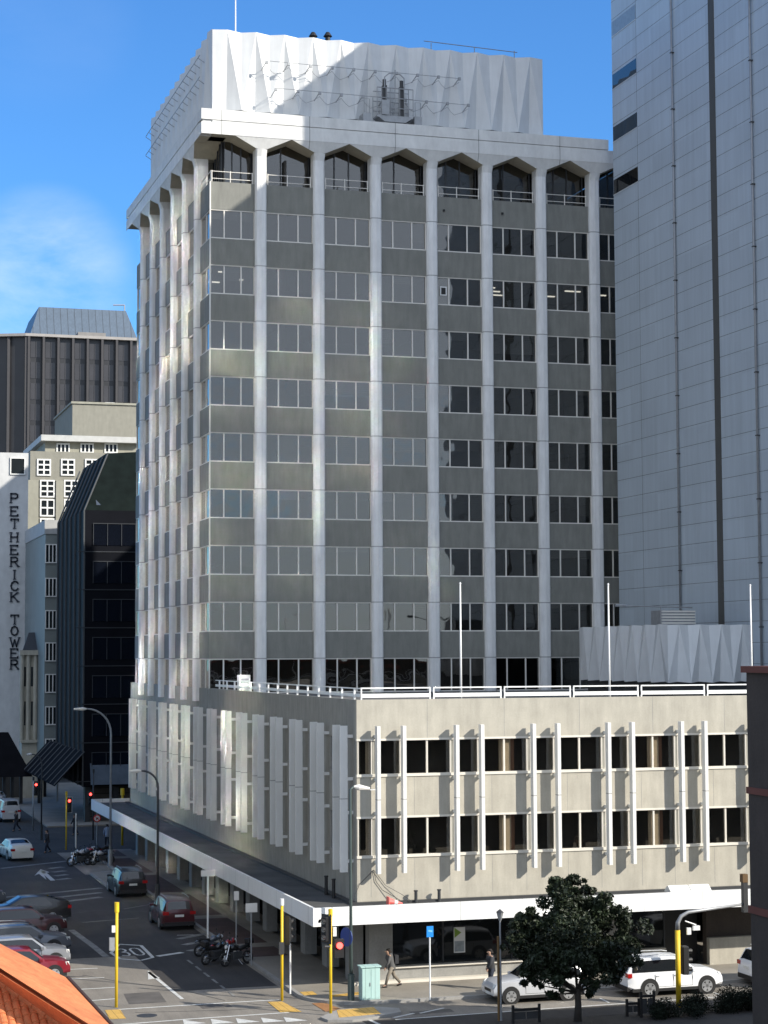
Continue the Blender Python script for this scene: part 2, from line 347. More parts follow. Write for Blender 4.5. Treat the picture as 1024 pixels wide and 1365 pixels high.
# turning arrow and hatched box
line(g, (70.5, 1174), (56, 1161), .3); g.prism(sheet([(46, 1167.5), (54, 1159), (66, 1163), (58, 1164.5), (62, 1173), (52, 1165)], .008), (0, 0, .003))
for k in range(4): line(gw, (66+k*3.4, 1158+k*5), (84+k*3, 1156+k*5), .55)
for k in range(3):
    line(gw, (0, 1213-k*8), (135, 1196-k*6), .5); line(gw, (238+k*7, 1252+k*8), (330, 1234+k*9), .45)
line(gw, (0, 1158), (90, 1148), .5)
pline(g, [(527, 1359.5), (681, 1348.5), (1005, 1326)], .12); pline(g, [(560, 1351), (592, 1344)], .12); pline(g, [(525, 1357), (552, 1351)], .14)
pline(g, [(800, 1331), (812, 1337)], .1); pline(g, [(944, 1321), (962, 1327)], .1); line(g, (730, 1362), (820, 1357), .1); line(g, (493, 1360), (510, 1368), .15)
struct('road_markings', g, M['paint']); struct('worn_road_markings', gw, M['paintd'])
# small kerbed island by the signals, tactile pads
isl = [(427, 1359), (450, 1349), (500, 1345), (532, 1347), (535, 1352), (500, 1359), (470, 1363), (437, 1363)]
g = MB(); g.prism(sheet(isl, 0.0), (0, 0, .10)); struct('traffic_island', g, M['kerb'])
def pad(px, m, z=None, label=None):
    g = MB(); p = sheet(px, .103 if z is None else z); g.prism(p, (0, 0, .006)); return mesh_thing('tactile_paving', g, m, label, 'tactile paving')
pad([(140, 1347), (160, 1346), (168, 1358), (146, 1359)], M['tactile'], .009, 'yellow tactile pad at the foot of the yellow pole left of the road')
pad([(357, 1336), (376, 1335.5), (402, 1349), (374, 1350)], M['tactile'], .009, 'slanting yellow tactile pad before the yellow signal pole at the kerb corner')
pad([(449, 1350), (498, 1346), (508, 1355), (452, 1360)], M['tactile'], .103, 'long yellow tactile strip on the small kerbed island')
pad([(400, 1326.5), (417, 1325.5), (423, 1330), (405, 1331)], M['tactile'], KH+.006, 'small yellow tactile pad on the footpath under the canopy corner')
pad([(440, 1331), (478, 1326.5), (481, 1330), (447, 1333)], M['tactile'], KH+.006, 'yellow tactile strip on the footpath behind the tall dark lamp pole')
pad([(416, 1338), (433, 1337), (456, 1346), (434, 1349)], M['tactileo'], .009, 'brown tactile pad between the kerb corner and the small island')
g = MB(); c = atZ(196, 1354, 0); g.disc((c[0], c[1], .006), (0, 0, 1), .42, .006, 20); mesh_thing('manhole_cover', g, M['dsteel'], 'round dark manhole cover in the sunlit road', 'manhole cover')

# ================================================================== OFFICE TOWER
TY = 32.46; MT = 3.744; MB_ = 4.056; XP0 = 3.18; YB0 = 3.41; ZR = 12.3
PIL = [XP0+MT*k for k in range(7)]            # pilaster centres on the street face
PILB = [YB0+MB_*k for k in range(6)]          # pilaster centres on the side face
XE = 28.8; YE = 59.7
fA = lambda u, o, z: (u, TY-o, z)
fB = lambda u, o, z: (-o, TY+u, z)
def fbox(mb, f, u0, u1, o0, o1, z0, z1):
    a = f(u0, o0, z0); b = f(u1, o1, z1); return mb.box(a[0], b[0], a[1], b[1], a[2], b[2])
T = thing('office_tower', 'tall grey office tower with white pilasters and an arched cornice', 'building', (0, TY, 0))
def bays(pil, end):
    ed = [0.0]+[q for p in pil for q in (p-.36, p+.36)]+[end]
    return [(ed[i], ed[i+1]) for i in range(0, len(ed), 2)]
BA = bays(PIL, XE); BB = bays(PILB, YE-TY)
ZT = [ZJ+HF*k for k in range(-1, 8)]          # window heads
# spandrels
for f, ue in ((fA, XE), (fB, YE-TY)):
    for k in range(-1, 8):
        zt = ZJ+HF*k; top = zt+HF-1.83 if k < 7 else 43.95
        g = MB(); fbox(g, f, 0 if f is fA else .26, ue, -.25, 0, zt, top); g.build('spandrel', M['spandrel'], T)
# corner trim, visible as a thin pale line
g = MB(); g.box(-.03, .05, TY-.03, TY+.05, ZJ, 43.95); g.build('corner_trim', M['alum'], T)
# pilasters, slightly pointed in front
def pilaster(f, u, z0, z1):
    g = MB(); d = .30; prof = [(-.36, -.5), (-.36, .18), (-.27, d), (0, d+.05), (.27, d), (.36, .18), (.36, -.5)]
    lo = [f(u+a, b, z0) for a, b in prof]; g.prism(lo, (0, 0, z1-z0)); g.build('pilaster', M['white'], T)
for u in PIL: pilaster(fA, u, ZR, 45.66)
for u in PILB: pilaster(fB, u, ZR-.5, 45.66)
for f, pl_ in ((fA, PIL), (fB, PILB)):       # heads flare out to the cornice
    for u in pl_:
        g = MB(); lo = [f(u-.36, -.5, 45.66), f(u-.36, .18, 45.66), f(u-.27, .30, 45.66), f(u, .35, 45.66), f(u+.27, .30, 45.66), f(u+.36, .18, 45.66), f(u+.36, -.5, 45.66)]
        hi = [f(u-.36, -.5, 46.12), f(u-.36, .40, 46.12), f(u-.27, .43, 46.12), f(u, .45, 46.12), f(u+.27, .43, 46.12), f(u+.36, .40, 46.12), f(u+.36, -.5, 46.12)]
        g.add(lo+hi, [tuple(range(7)), tuple(range(7, 14))]+[(i, (i+1) % 7, 7+(i+1) % 7, 7+i) for i in range(7)]); g.build('pilaster_head', M['cornice'], T)
# windows: pane mesh with its frame as a child
def window(f, u0, u1, z0, z1, splits=(.28, .70), name='window', m=None, fr=.05, stuff=None):
    p = MB() if stuff is None else stuff[0]; q = MB() if stuff is None else stuff[1]
    fbox(p, f, u0, u1, -.115, -.10, z0, z1)
    e = [u0]+[u0+(u1-u0)*s for s in splits]+[u1]
    for x in e[1:-1]: fbox(q, f, x-fr*.8, x+fr*.8, -.14, -.05, z0+fr, z1-fr)
    fbox(q, f, u0, u0+fr, -.15, -.035, z0+fr, z1-fr); fbox(q, f, u1-fr, u1, -.15, -.035, z0+fr, z1-fr)
    fbox(q, f, u0, u1, -.15, -.03, z0, z0+fr*1.4); fbox(q, f, u0, u1, -.15, -.032, z1-fr*1.3, z1)
    if stuff is None:
        w = p.build(name, M['glassT'], T); q.build('frame', m or M['alum'], w); return w
sp, sq = MB(), MB()
for k in range(-1, 8):
    zt = ZJ+HF*k
    zb = zt-1.83 if k > -1 else ZR
    for i, (u0, u1) in enumerate(BA): window(fA, u0, u1, zb, zt, (.32, .70) if i == 0 else (.27, .69))
    for i, (u0, u1) in enumerate(BB):
        st = None if i < 1 else (sp, sq)
        window(fB, u0+(.16 if i == 0 else 0), u1, zb, zt, (.45,), stuff=st)
rb = random.Random(21)
for k in range(0, 8):            # blinds drawn to different heights behind the street windows
    zt = ZJ+HF*k
    for i, (u0, u1) in enumerate(BA[:7]):
        if rb.random() < .5:
            e = [u0+(u1-u0)*t_ for t_ in (0, .27, .69, 1)]; j = rb.choice((0, 1, 2)); j2 = rb.choice((j+1, 3)) if j < 2 else 3
            dz = rb.choice((.35, .6, .9, 1.3, 1.7)); g = MB(); fbox(g, fA, e[j]+.06, e[j2]-.06, -.24, -.20, zt-dz, zt-.06); g.build('blind', M['blind'], T)
w = sp.build('window', M['glassT'], T); w['kind'] = 'stuff'; q = sq.build('frame', M['alum'], w)
# top storey: recessed glazing and balcony rails
for f, bl in ((fA, BA), (fB, BB)):
    f2 = (lambda f: (lambda u, o, z: f(u, o-.85, z)))(f)
    for i, (u0, u1) in enumerate(bl):
        if f is fA or i == 0:
            window(f2, max(u0, 1.0)+.05, u1, 43.95, 46.9, (.38,) if i % 2 else (.3, .62), m=M['dsteel'])
            g = MB(); a = u0+.12 if i else .1; b = u1-.12
            for z in (44.15, 44.6): fbox(g, f, a, b, -.09, -.05, z, z+.035)
            for u in (a, (a*.55+b*.45), b-.04): fbox(g, f, u, u+.05, -.095, -.045, 43.95, 44.67)
            g.build('balcony_rail', M['alum'], T)
        else:
            g = MB(); fbox(g, f2, u0, u1, -.12, -.1, 43.95, 46.9); g.build('recessed_glazing', M['carglass'], T)
g = MB(); g.box(.9, XE, TY+.3, TY+.9, 43.6, 43.95); g.box(.3, .9, TY+.3, YE-.3, 43.6, 43.93); g.build('balcony_floor', M['soffit'], T)
# arched cornice beam (fascia with hexagonal openings), then the cap band
def arch_beam(f, pil, end, u_start, nm):
    g = MB(); zs, za, ztop = 46.12, 46.76, 47.62
    low = [(u_start, za+.0), (pil[0]-1.75, za)]
    for i, p in enumerate(pil):
        low += [(p-.36, zs), (p+.36, zs)]
        if i+1 < len(pil): low.append(((p+pil[i+1])/2, za))
    low += [(pil[-1]+1.75, za), (end, za)]
    pts = low
    oz = lambda z: .44+(z-46.12)/.64*.24
    for (a, za_), (b, zb_) in zip(pts[:-1], pts[1:]):
        g.prism([f(a, .68, 46.762), f(b, .68, 46.762), f(b, .68, ztop), f(a, .68, ztop)], Vector(f(0, -1.0, 0))-Vector(f(0, .68, 0)))
        if min(za_, zb_) < 46.75:
            v = [f(a, oz(za_), za_), f(b, oz(zb_), zb_), f(b, .68, 46.761), f(a, .68, 46.761), f(a, -1.0, za_), f(b, -1.0, zb_), f(b, -1.0, 46.761), f(a, -1.0, 46.761)]
            g.add(v, [(0, 1, 2, 3), (5, 4, 7, 6), (1, 5, 6, 2), (4, 0, 3, 7)])
    g.build(nm, M['cornice'], T)
    g = MB()
    for (a, za_), (b, zb_) in zip(pts[:-1], pts[1:]):
        g.quad(f(a, oz(za_)-.003, za_-.004), f(b, oz(zb_)-.003, zb_-.004), f(b, -1.0, zb_-.004), f(a, -1.0, za_-.004))
    g.build('arch_soffit', M['soffit'], T)
arch_beam(fA, PIL, XE, 0.0, 'arched_fascia'); arch_beam(fB, PILB, YE-TY, 0.0, 'arched_fascia')
CO = .70
g = MB()   # lower ledge, groove and cap as closed rings (street, side)
for (z0, z1, o) in ((46.76, 47.50, CO), (47.50, 47.66, CO-.10), (47.66, 48.33, CO)):
    g.box(-o, 26.5, TY-o, TY-(.683-.0) if z0 < 47.4 else TY+1.2, z0+.003, z1)
    g.box(-o, -.683 if z0 < 47.4 else 1.2, TY-.683 if z0 < 47.4 else TY+1.2, YE+o, z0+.003, z1)
g.build('cornice', M['cornice'], T)
g = MB(); g.box(1.2, XE, TY+1.2, YE-.5, 47.5, 48.0); g.build('roof', M['roofg'], T)
# body behind: slabs, ceilings, core, back walls
for k in range(-1, 8): g = MB(); g.box(.3, XE-.1, TY+.28, YE-.3, ZJ+HF*k+.05, ZJ+HF*k+.35); g.build('floor_slab', M['ceiling'], T)
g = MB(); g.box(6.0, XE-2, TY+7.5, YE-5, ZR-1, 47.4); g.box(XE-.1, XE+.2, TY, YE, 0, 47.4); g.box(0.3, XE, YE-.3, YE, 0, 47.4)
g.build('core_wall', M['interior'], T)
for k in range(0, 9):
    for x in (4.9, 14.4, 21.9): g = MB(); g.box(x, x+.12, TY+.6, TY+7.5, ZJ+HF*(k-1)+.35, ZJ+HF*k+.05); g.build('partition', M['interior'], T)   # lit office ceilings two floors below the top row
for (x, y) in ((1.0, 2.2), (2.0, 4.4), (.7, 5.6), (15.6, 4.2), (18.6, 2.6), (20.2, 5.0), (23.6, 4.5), (24.6, 2.4), (26.8, 3.2), (19.4, 3.8), (22.6, 3.4)):
    z = ZJ+HF*6-.0; g = MB(); g.box(x, x+1.1, TY+y, TY+y+.14, z-.02, z+.045); g.build('ceiling_light', M['tube'], T)
g = MB()     # a blind drawn in one room, and a window air unit
u0, u1 = BA[4]; zt = ZJ+HF*6
fbox(g, fA, u0+.06, u0+.78, -.2, -.16, zt-1.75, zt-.1); g.build('blind', M['curtain'], T)
g = MB(); fbox(g, fA, u0+.22, u0+.66, -.096, -.02, zt-1.2, zt-.62); ac = g.build('air_conditioner', M['rail'], T)
g = MB(); fbox(g, fA, u0+.29, u0+.59, -.02, -.01, zt-1.13, zt-.69); g.build('grille', M['black'], ac)
g = MB()     # little wall lamps under the top windows
for u, z in ((15.2, 43.0), (19.2, 43.05)): fbox(g, fA, u, u+.12, 0, .12, z, z+.12)
g.build('wall_lamp', M['black'], T)

# rooftop screen of folded metal
def folded(mb, P0, P1, z0, z1, n, nrm, amp_b=.24, amp_t=.14, ph=0):
    """triangular folds: bottom and top edges alternate in and out, creases fan between them"""
    P0 = Vector(P0); P1 = Vector(P1); nrm = Vector(nrm); B = []; Tt = []
    for i in range(n+1):
        p = P0.lerp(P1, i/n)
        e = (0 if i in (0, n) else 1)
        B.append(p+nrm*(amp_b*e if (i+ph) % 2 == 0 else -amp_b*e)*1 + Vector((0, 0, z0 - (.0 if (i+ph) % 2 else .06))))
        Tt.append(p+nrm*(-amp_t*e if (i+ph) % 2 == 0 else amp_t*e) + Vector((0, 0, z1 + (.015 if (i+ph) % 2 else -.015))))
    for i in range(n):
        if (i+ph) % 2 == 0: mb.add([B[i], B[i+1], Tt[i+1], Tt[i]], [(0, 1, 2), (0, 2, 3)])
        else: mb.add([B[i], B[i+1], Tt[i+1], Tt[i]], [(0, 1, 3), (1, 2, 3)])
YS, XS0, XS1, YS1 = 33.4, .32, 22.55, 55.6
g = MB(); folded(g, (XS0, YS, 0), (XS1, YS, 0), 48.85, 53.9, 24, (0, -1, 0)); folded(g, (XS1, YS, 0), (XS1, YS1, 0), 48.85, 53.9, 24, (1, 0, 0)); folded(g, (XS0, YS, 0), (XS0, YS1, 0), 48.85, 53.95, 24, (-1, 0, 0)); folded(g, (XS0, YS1, 0), (XS1, YS1, 0), 48.85, 53.9, 24, (0, 1, 0))
scr = g.build('roof_screen', M['metalw'], T)
g = MB(); g.box(XS0+.5, XS1-.5, YS+.5, YS1-.5, 48.0, 53.6); g.build('plant_room', M['dsteel'], scr)
g = MB()
def cable(z, x0, x1):
    pts = []; n = 9
    g.tube([(x0, YS-.95, z+.12), (x1, YS-.95, z+.05)], .022, 5)
    for i in range(n+1):
        x = x0+(x1-x0)*i/n; g.tube([(x, YS-.95, z+.1), (x-.15, YS-.15, z-.25)], .03, 5)
        g.box(x-.08, x+.08, YS-1.02, YS-.88, z-.06, z+.12)
        if i < n:
            w = (x1-x0)/n; q = [(x+w*t, YS-.55-.35*math.cos(t*6.28), z-.18-.28*math.sin(t*3.14)) for t in (0, .25, .5, .75, 1)]; g.tube(q, .016, 4)
cable(51.75, 3.6, 16.4); cable(50.05, 4.2, 17.0)
g.tube([(14.5, YS+.6, 54.6), (21.0, YS+.6, 54.4)], .03, 5)
for x in (15, 18, 20.8): g.tube([(x, YS+.6, 53.9), (x, YS+.6, 54.5)], .03, 5)
g.build('cable_rail', M['steel'], scr)
g = MB()
for z in (52.6, 51.2):
    for i in range(16):
        y = YS+2+i*1.3; g.tube([(XS0-.1, y, z-.25), (XS0-.5, y, z)], .025, 5)
    g.tube([(XS0-.5, YS+1.5, z+.05), (XS0-.5, YS+21.5, z+.05)], .025, 5)
g.build('cable_rail', M['steel'], scr)
for px in (417.5, 437):
    p = atY(px, 50, YS+4); g = MB(); zf = float(atY(px, 43, YS+4)[2]); g.tube([(p[0], YS+4, 53.6), (p[0], YS+4, zf-.35)], .17, 10); g.tube([(p[0], YS+4, zf-.35), (p[0], YS+4, zf-.28), (p[0], YS+4, zf)], [.17, .3, .12], 10); g.build('flue', M['black'], T)
p = atY(314, 0, YS+3)
mesh_thing('roof_mast', MB().tube([(p[0], YS+3, 53.6), (p[0], YS+3, 54.5), (p[0], YS+3, 60.5)], [.07, .05, .03], 6), M['rail'], 'thin white mast rising above the folded roof screen', 'antenna mast')

# window-cleaning cradle on the cornice
cr = thing('cleaning_cradle', 'steel window-cleaning cradle parked on the cornice edge', 'cleaning cradle', (11.9, TY-.1, 48.33))
x0, x1, ya, yb, zb = 10.7, 13.1, TY-.45, TY+.5, 48.75
g = MB(); g.box(x0, x1, ya, yb, zb, zb+.12); g.prism([(x0+.1, ya, zb), (x1-.1, ya, zb), (x1-.5, ya, zb-.28), (x0+.5, ya, zb-.28)], (0, yb-ya, 0)); g.build('platform', M['steel'], cr)
g = MB()
for i in range(9):
    x = x0+(x1-x0)*i/8
    g.tube([(x, ya, zb+.1), (x, ya, zb+1.9)], .03, 5); g.tube([(x, yb, zb+.1), (x, yb, zb+1.5)], .03, 5)
for z, s in ((.6, 0), (1.25, 0), (1.9, 0)): g.tube([(x0, ya, zb+z), (x1, ya, zb+z)], .035, 5); g.tube([(x0, yb, zb+z), (x1, yb, zb+z)], .03, 5)
g.tube([(x0+.5, ya, zb+1.9), (x0+.5, ya, zb+2.6), (x0+.8, ya, zb+2.85), (x1-.9, ya, zb+2.85), (x1-.6, ya, zb+2.6), (x1-.6, ya, zb+1.9)], .04, 6)
g.tube([((x0+x1)/2, ya, zb+1.9), ((x0+x1)/2, ya, zb+3.1)], .04, 6)
g.build('cage', M['steel'], cr)
for x in (x0+.55, x0+1.7):
    g = MB(); g.box(x-.14, x+.14, ya+.1, ya+.4, zb+.15, zb+2.1); g.tube([(x, ya+.25, zb+2.1), (x, ya+.25, zb+2.5)], .12, 8); g.build('hoist', M['dsteel'], cr)
g = MB(); g.box(x0+.3, x0+.8, ya-.06, ya-.03, zb+.15, zb+1.1); g.build('mesh_panel', M['steel'], cr)
for x in (x0-.9, x1+.1):
    g = MB(); g.box(x, x+.5, ya+.05, yb, 48.34, 48.95); g.tube([(x+.1, ya+.2, 48.9), (x+.1, ya+.2, 49.9), (x+.45, ya+.2, 49.9), (x+.45, ya+.2, 48.9)], .025, 5); g.build('support', M['steel'], cr)

# ================================================================== PODIUM
Pd = thing('podium_building', 'low beige podium with white vertical fins and a white street canopy', 'building', (0, 0, 0))
MF = 3.70; A0 = 1.46; ZT0 = 12.63; XPE = 26.0; YPE = 61.7
gA = lambda u, o, z: (u, -o, z)
gB = lambda u, o, z: (-o, u, z)
ROWS = [(9.22, 10.87), (5.63, 7.43)]
g = MB(); 
pairsA = [A0+MF*k for k in range(7)]; pairsB = [1.25+MB_*k for k in range(15)]
# wall bands
def bands(f, u0, u1, nm, m, tk=.3):
    g = MB()
    for z0, z1 in ((3.6, 5.63), (7.43, 9.22), (10.87, ZT0)): fbox(g, f, u0, u1, -tk, 0, z0, z1)
    g.build(nm, m, Pd); return g
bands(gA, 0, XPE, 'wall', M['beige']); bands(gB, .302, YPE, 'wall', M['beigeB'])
for k in range(7):      # thin panel joints
    for u, z0, z1 in [(u, z0, z1) for u in (A0+MF*k-.82, A0+MF*k+1.22) for z0, z1 in ((3.9, 5.6), (7.45, 9.2))]+[(A0+MF*k+1.85, 10.9, 12.6)]:
        g = MB(); fbox(g, gA, u, u+.018, 0, .003, z0, z1); g.build('panel_joint', M['concrete'], Pd)
# windows of the street face
for z0, z1 in ROWS:
    for k in range(-1, 6):
        c = A0+MF*k
        segs = [(c+.72, c+MF-.72, (.5,), 'wide')] if k >= 0 else []
        segs.append((c+MF-.60, c+MF+.60, (), 'narrow'))
        if k == -1: segs.append((.05, c+MF-.74, (), 'n'))
        for u0, u1, sp_, kind in segs:
            p, q = MB(), MB(); fbox(p, gA, u0, u1, -.115, -.10, z0, z1)
            w = p.build('window', M['glassP'], Pd); fr = .045
            for s in sp_: x = u0+(u1-u0)*s; fbox(q, gA, x-.04, x+.04, -.14, -.03, z0+.1, z1-.07)
            for x in (u0, u1-fr): fbox(q, gA, x, x+fr, -.15, -.02, z0+.1, z1-.07)
            fbox(q, gA, u0-.06, u1+.06, -.15, .05, z0-.02, z0+.10); fbox(q, gA, u0-.06, u1+.06, -.15, .02, z1-.07, z1+.02)
            q.build('frame', M['alum_warm'], w)
            cs = MB(); cb = MB()
            if kind == 'wide' and k % 2 == 1:
                fbox(cs, gA, u0+.95, u0+1.12, -.28, -.22, z0, z1); fbox(cs, gA, (u0+u1)/2+.06, (u0+u1)/2+.38, -.28, -.22, z0, z1)
                fbox(cb, gA, (u0+u1)/2+.38, (u0+u1)/2+.55, -.29, -.23, z0, z1)
            if kind == 'n':
                fbox(cs, gA, u1-.24, u1-.05, -.28, -.22, z0, z1); fbox(cb, gA, u1-.05, u1+.1, -.29, -.23, z0, z1)
            if cs.v: cs.build('curtain', M['curtain'], w); cb.build('curtain', M['curtainb'], w)
    # side face, between the fin pairs
    for k in range(15):
        c = 1.25+MB_*k
        for u0, u1 in ((c+.75, c+MB_-.75),) if k < 14 else ():
            p, q = MB(), MB(); fbox(p, gB, u0, u1, -.115, -.10, z0, z1); w = p.build('window', M['glassP'], Pd)
            for x in (u0, (u0+u1)/2, u1-.05): fbox(q, gB, x, x+.05, -.14, -.03, z0, z1)
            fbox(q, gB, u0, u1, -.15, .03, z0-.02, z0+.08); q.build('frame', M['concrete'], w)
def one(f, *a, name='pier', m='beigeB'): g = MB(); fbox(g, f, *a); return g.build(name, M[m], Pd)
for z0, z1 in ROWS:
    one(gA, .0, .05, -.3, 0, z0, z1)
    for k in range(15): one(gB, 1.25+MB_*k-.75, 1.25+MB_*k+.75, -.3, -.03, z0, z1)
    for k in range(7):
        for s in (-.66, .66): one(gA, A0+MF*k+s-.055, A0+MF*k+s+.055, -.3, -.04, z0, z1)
g = MB(); 
for z0, z1 in ROWS: g.box(.5, XPE, 1.8, 2.0, z0-.5, z1+.5)
for z in (5.3, 9.0, 12.0): g.box(.32, XPE, .32, TY+.2, z-.2, z)
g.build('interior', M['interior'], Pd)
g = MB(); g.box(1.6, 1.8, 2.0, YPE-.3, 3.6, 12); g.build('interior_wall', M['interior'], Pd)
g = MB(); g.box(.3, XPE, .3, TY, 12.2, 12.3); g.box(.3, XPE, TY, YPE, 11.6, 11.7); g.box(0, XPE, YPE-.3, YPE, 3.6, ZT0); g.build('roof', M['roofg'], Pd)
# fins
def fin(f, u, z0=4.97, z1=11.47, w=.16, m='finw'):
    g = MB(); fbox(g, f, u-w/2, u+w/2, .26, .60, z0, z1)
    o = g.build('fin', M[m], Pd)
    for z in (5.45, 7.6, 9.1, 11.0):
        b = MB()
        fbox(b, f, u-.05, u+.05, 0.0, .26, z-.07, z+.07)
        fbox(b, f, u-.025, u+.025, .0, .606, z-.03, z+.03)
        b.build('bracket', M['finw'], o)
for c in pairsA[:-1]:
    for s in (-.6, .6): fin(gA, c+s)
for c in pairsB[:]:
    for s in (-.6, .6): fin(gB, c+s)
# parapet rails
g = MB()
def railrun(f, u0, u1, pitch, zt=13.16):
    u = u0
    while u < u1-.2:
        v = min(u+pitch-.12, u1)
        for z, h in ((zt-.05, .06), (12.72, .17)): fbox(g, f, u, v, -.34, -.26, z, z+h)
        for x in (u, v-.06): fbox(g, f, x, x+.06, -.335, -.265, 12.6, zt)
        u += pitch
railrun(gA, .28, XPE, 3.42)
g.build('parapet_rail', M['rail'], Pd)
g = MB()
def railB():
    for z, h in ((13.1, .05), (12.75, .14)): fbox(g, gB, .4, TY-.5, -.34, -.28, z, z+h)
    for i in range(15): u = 1.2+i*2.1; fbox(g, gB, u, u+.09, -.30, -.22, 12.55, 13.12)
railB(); g.build('parapet_rail', M['rail'], Pd)
# canopy
CF = 2.735; CE = 62.8
cpo = MB(); cpo.box(-CF+.06, 22, -CF+.06, 0, 3.5, 3.62); cpo.box(-CF+.06, 0, 0, CE, 3.5, 3.62); cpo = cpo.build('canopy', M['bitumen'], Pd)
g = MB(); g.box(-CF, 22, -CF, -CF+.12, 3.11, 3.89); g.box(-CF, -CF+.12, -CF+.12, CE, 3.11, 3.89); g.box(-CF+.12, .3, CE-.12, CE, 3.11, 3.89); g.build('fascia', M['fascia'], cpo)
g = MB(); g.box(-CF+.12, 22, -CF+.12, -.01, 3.2, 3.3); g.box(-CF+.12, -.01, 0, CE-.12, 3.2, 3.3); g.build('soffit', M['concrete'], cpo)
g = MB(); g.box(-.35, -.06, -.3, CE-1, 3.62, 3.72); g.box(-.06, 22, -.3, -.06, 3.62, 3.72); g.build('gutter', M['dsteel'], cpo)
# ground floor
for u in (1.1, 1.1+MF*3): one(gA, u-.55, u+.55, -.6, -.05, KH, 3.5, name='column', m='concrete')
for k in range(15): one(gB, 1.25+MB_*k-.45, 1.25+MB_*k+.45, -.5, .08, KH, 3.5, name='column', m='concrete')
g = MB(); g.box(.9, 15.1, .45, .6, .75, 3.5); g.box(.6, .8, 1, 60, .5, 3.5); sg = g.build('shop_window', M['shopglass'], Pd)
for x in (4.1, 7.4, 9.9, 12.2, 15.0): g = MB(); g.box(x, x+.07, .40, .45, .75, 3.5); g.build('mullion', M['dsteel'], sg)
g = MB(); g.box(1.7, 15.1, .38, .45, 2.85, 2.93); g.build('transom', M['dsteel'], sg)
for k in range(29): y = 1.5+k*2.03; g = MB(); g.box(.5, .6, y, y+.09, .2, 3.5); g.build('mullion', M['dsteel'], sg)
g = MB(); g.box(1.7, 9.0, .1, .62, KH, .72); g.build('sill_wall', M['concrete'], Pd)
g = MB(); g.box(1.68, 9.05, -.02, .62, .72, .79); g.box(-.3, 7.3, -.30, .08, KH, .24); g.build('sill', M['alum_warm'], Pd)
g = MB(); g.box(15.1, 17.0, 1.0, 1.1, KH, 3.5); g.build('entrance_door', M['dark'], Pd)
p0, p1 = atY(882, 1222, .1), atY(935, 1229, .1)
g = MB(); g.box(14.9, 17.1, .05, .6, 2.75, 3.12); g.build('entrance_lintel', M['concrete'], Pd)
g = MB(); g.box(17.1, 22.5, .2, .6, KH, 3.5); g.build('wall', M['brick'], Pd)
g = MB(); g.box(17.1, 22.4, -.1, .2, KH, 1.35); g.box(13.0, 14.9, -.05, .3, KH, 1.0); g.build('low_wall', M['beige'], Pd)
# poster in the shop window
ps = MB().box(atY(605, 1240, .38)[0], atY(620, 1240, .38)[0], .37, .40, atY(612, 1270, .38)[2], atY(612, 1236, .38)[2]); ps = mesh_thing('poster', ps, M['rail'], 'white and green poster standing in the dark shop window', 'poster')
x0, x1 = atY(606, 1240, .36)[0], atY(618.5, 1240, .36)[0]; z1, z0 = atY(612, 1236.6, .36)[2], atY(612, 1250, .36)[2]
gm = mat('green_print', (.22, .36, .05), .6, var=.2, scale=3); gm2 = mat('grey_print', (.32, .36, .38), .6, var=.4, scale=4)
ps['_w'] = list(ps.location)
MB().prism([(x0, .368, z1), (x0, .368, z0), ((x0+x1)/2+.1, .368, (z0+z1)/2)], (0, -.004, 0)).build('print', gm, ps)
MB().box(x0, x1, .364, .368, z0-.62, z0-.15).build('print', gm2, ps)

# things on the canopy
c = atY(524, 1197, -1.0); g = MB(); g.tube([(c[0]-.2, c[1], 3.82), (c[0]+.42, c[1]-.05, 3.70)], [.16, .035], 12)
cone = mesh_thing('traffic_cone', g, M['pink'], 'faded red traffic cone lying on its side on the canopy roof', 'traffic cone', base=(c[0], c[1], 3.62)); cone['_w'] = [c[0], c[1], 3.62]
MB().box(c[0]-.25, c[0]-.21, c[1]-.19, c[1]+.19, 3.64, 4.02).build('cone_base', M['pink'], cone)
MB().tube([(c[0]+.05, c[1]-.02, 3.772), (c[0]+.2, c[1]-.03, 3.743)], [.118, .086], 12).build('cone_collar', M['rail'], cone)
for i, (px, py) in enumerate(((554.5, 1192), (585.5, 1189))):
    c = atY(px, py, -.35); g = MB().tube([(c[0], -.35, 3.6), (c[0], -.35, 4.12)], .075, 8).tube([(c[0], -.35, 4.12), (c[0], -.35, 4.17)], .10, 8)
    mesh_thing('vent_pipe', g, M['dsteel'], ('short dark vent pipe on the canopy roof nearer the red cone', 'short dark vent pipe on the canopy roof nearer the tree')[i], 'vent pipe')
for i, u in enumerate((2.3, 3.6)):
    g = MB().tube([(-.45, u, 3.6), (-.45, u, 4.45)], .08, 8).tube([(-.45, u, 4.45), (-.45, u, 4.5)], .10, 8)
    mesh_thing('vent_pipe', g, M['black'], ('black pipe on the shaded canopy roof, first from the podium corner', 'black pipe on the shaded canopy roof, second from the podium corner')[i], 'vent pipe')
Yk = -1.25; c0 = atY(889, 1180, Yk); c1 = atY(943, 1178, Yk)
sk = thing('skylight', 'white gable skylight in two halves on the canopy roof', 'skylight', ((c0[0]+c1[0])/2, Yk, 3.62))
for a, b in ((c0[0], (c0[0]+c1[0])/2-.02), ((c0[0]+c1[0])/2+.02, c1[0])):
    g = MB(); g.prism([(a, Yk-.5, 3.72), (a, Yk+.3, 3.72), (a, Yk-.02, 4.02), (a, Yk-.12, 4.02)], (b-a, 0, 0)); g.build('glazed_half', M['finw'], sk)
MB().box(c0[0]+.05, c1[0]-.05, Yk-.44, Yk+.24, 3.6, 3.72).build('curb', M['dsteel'], sk)
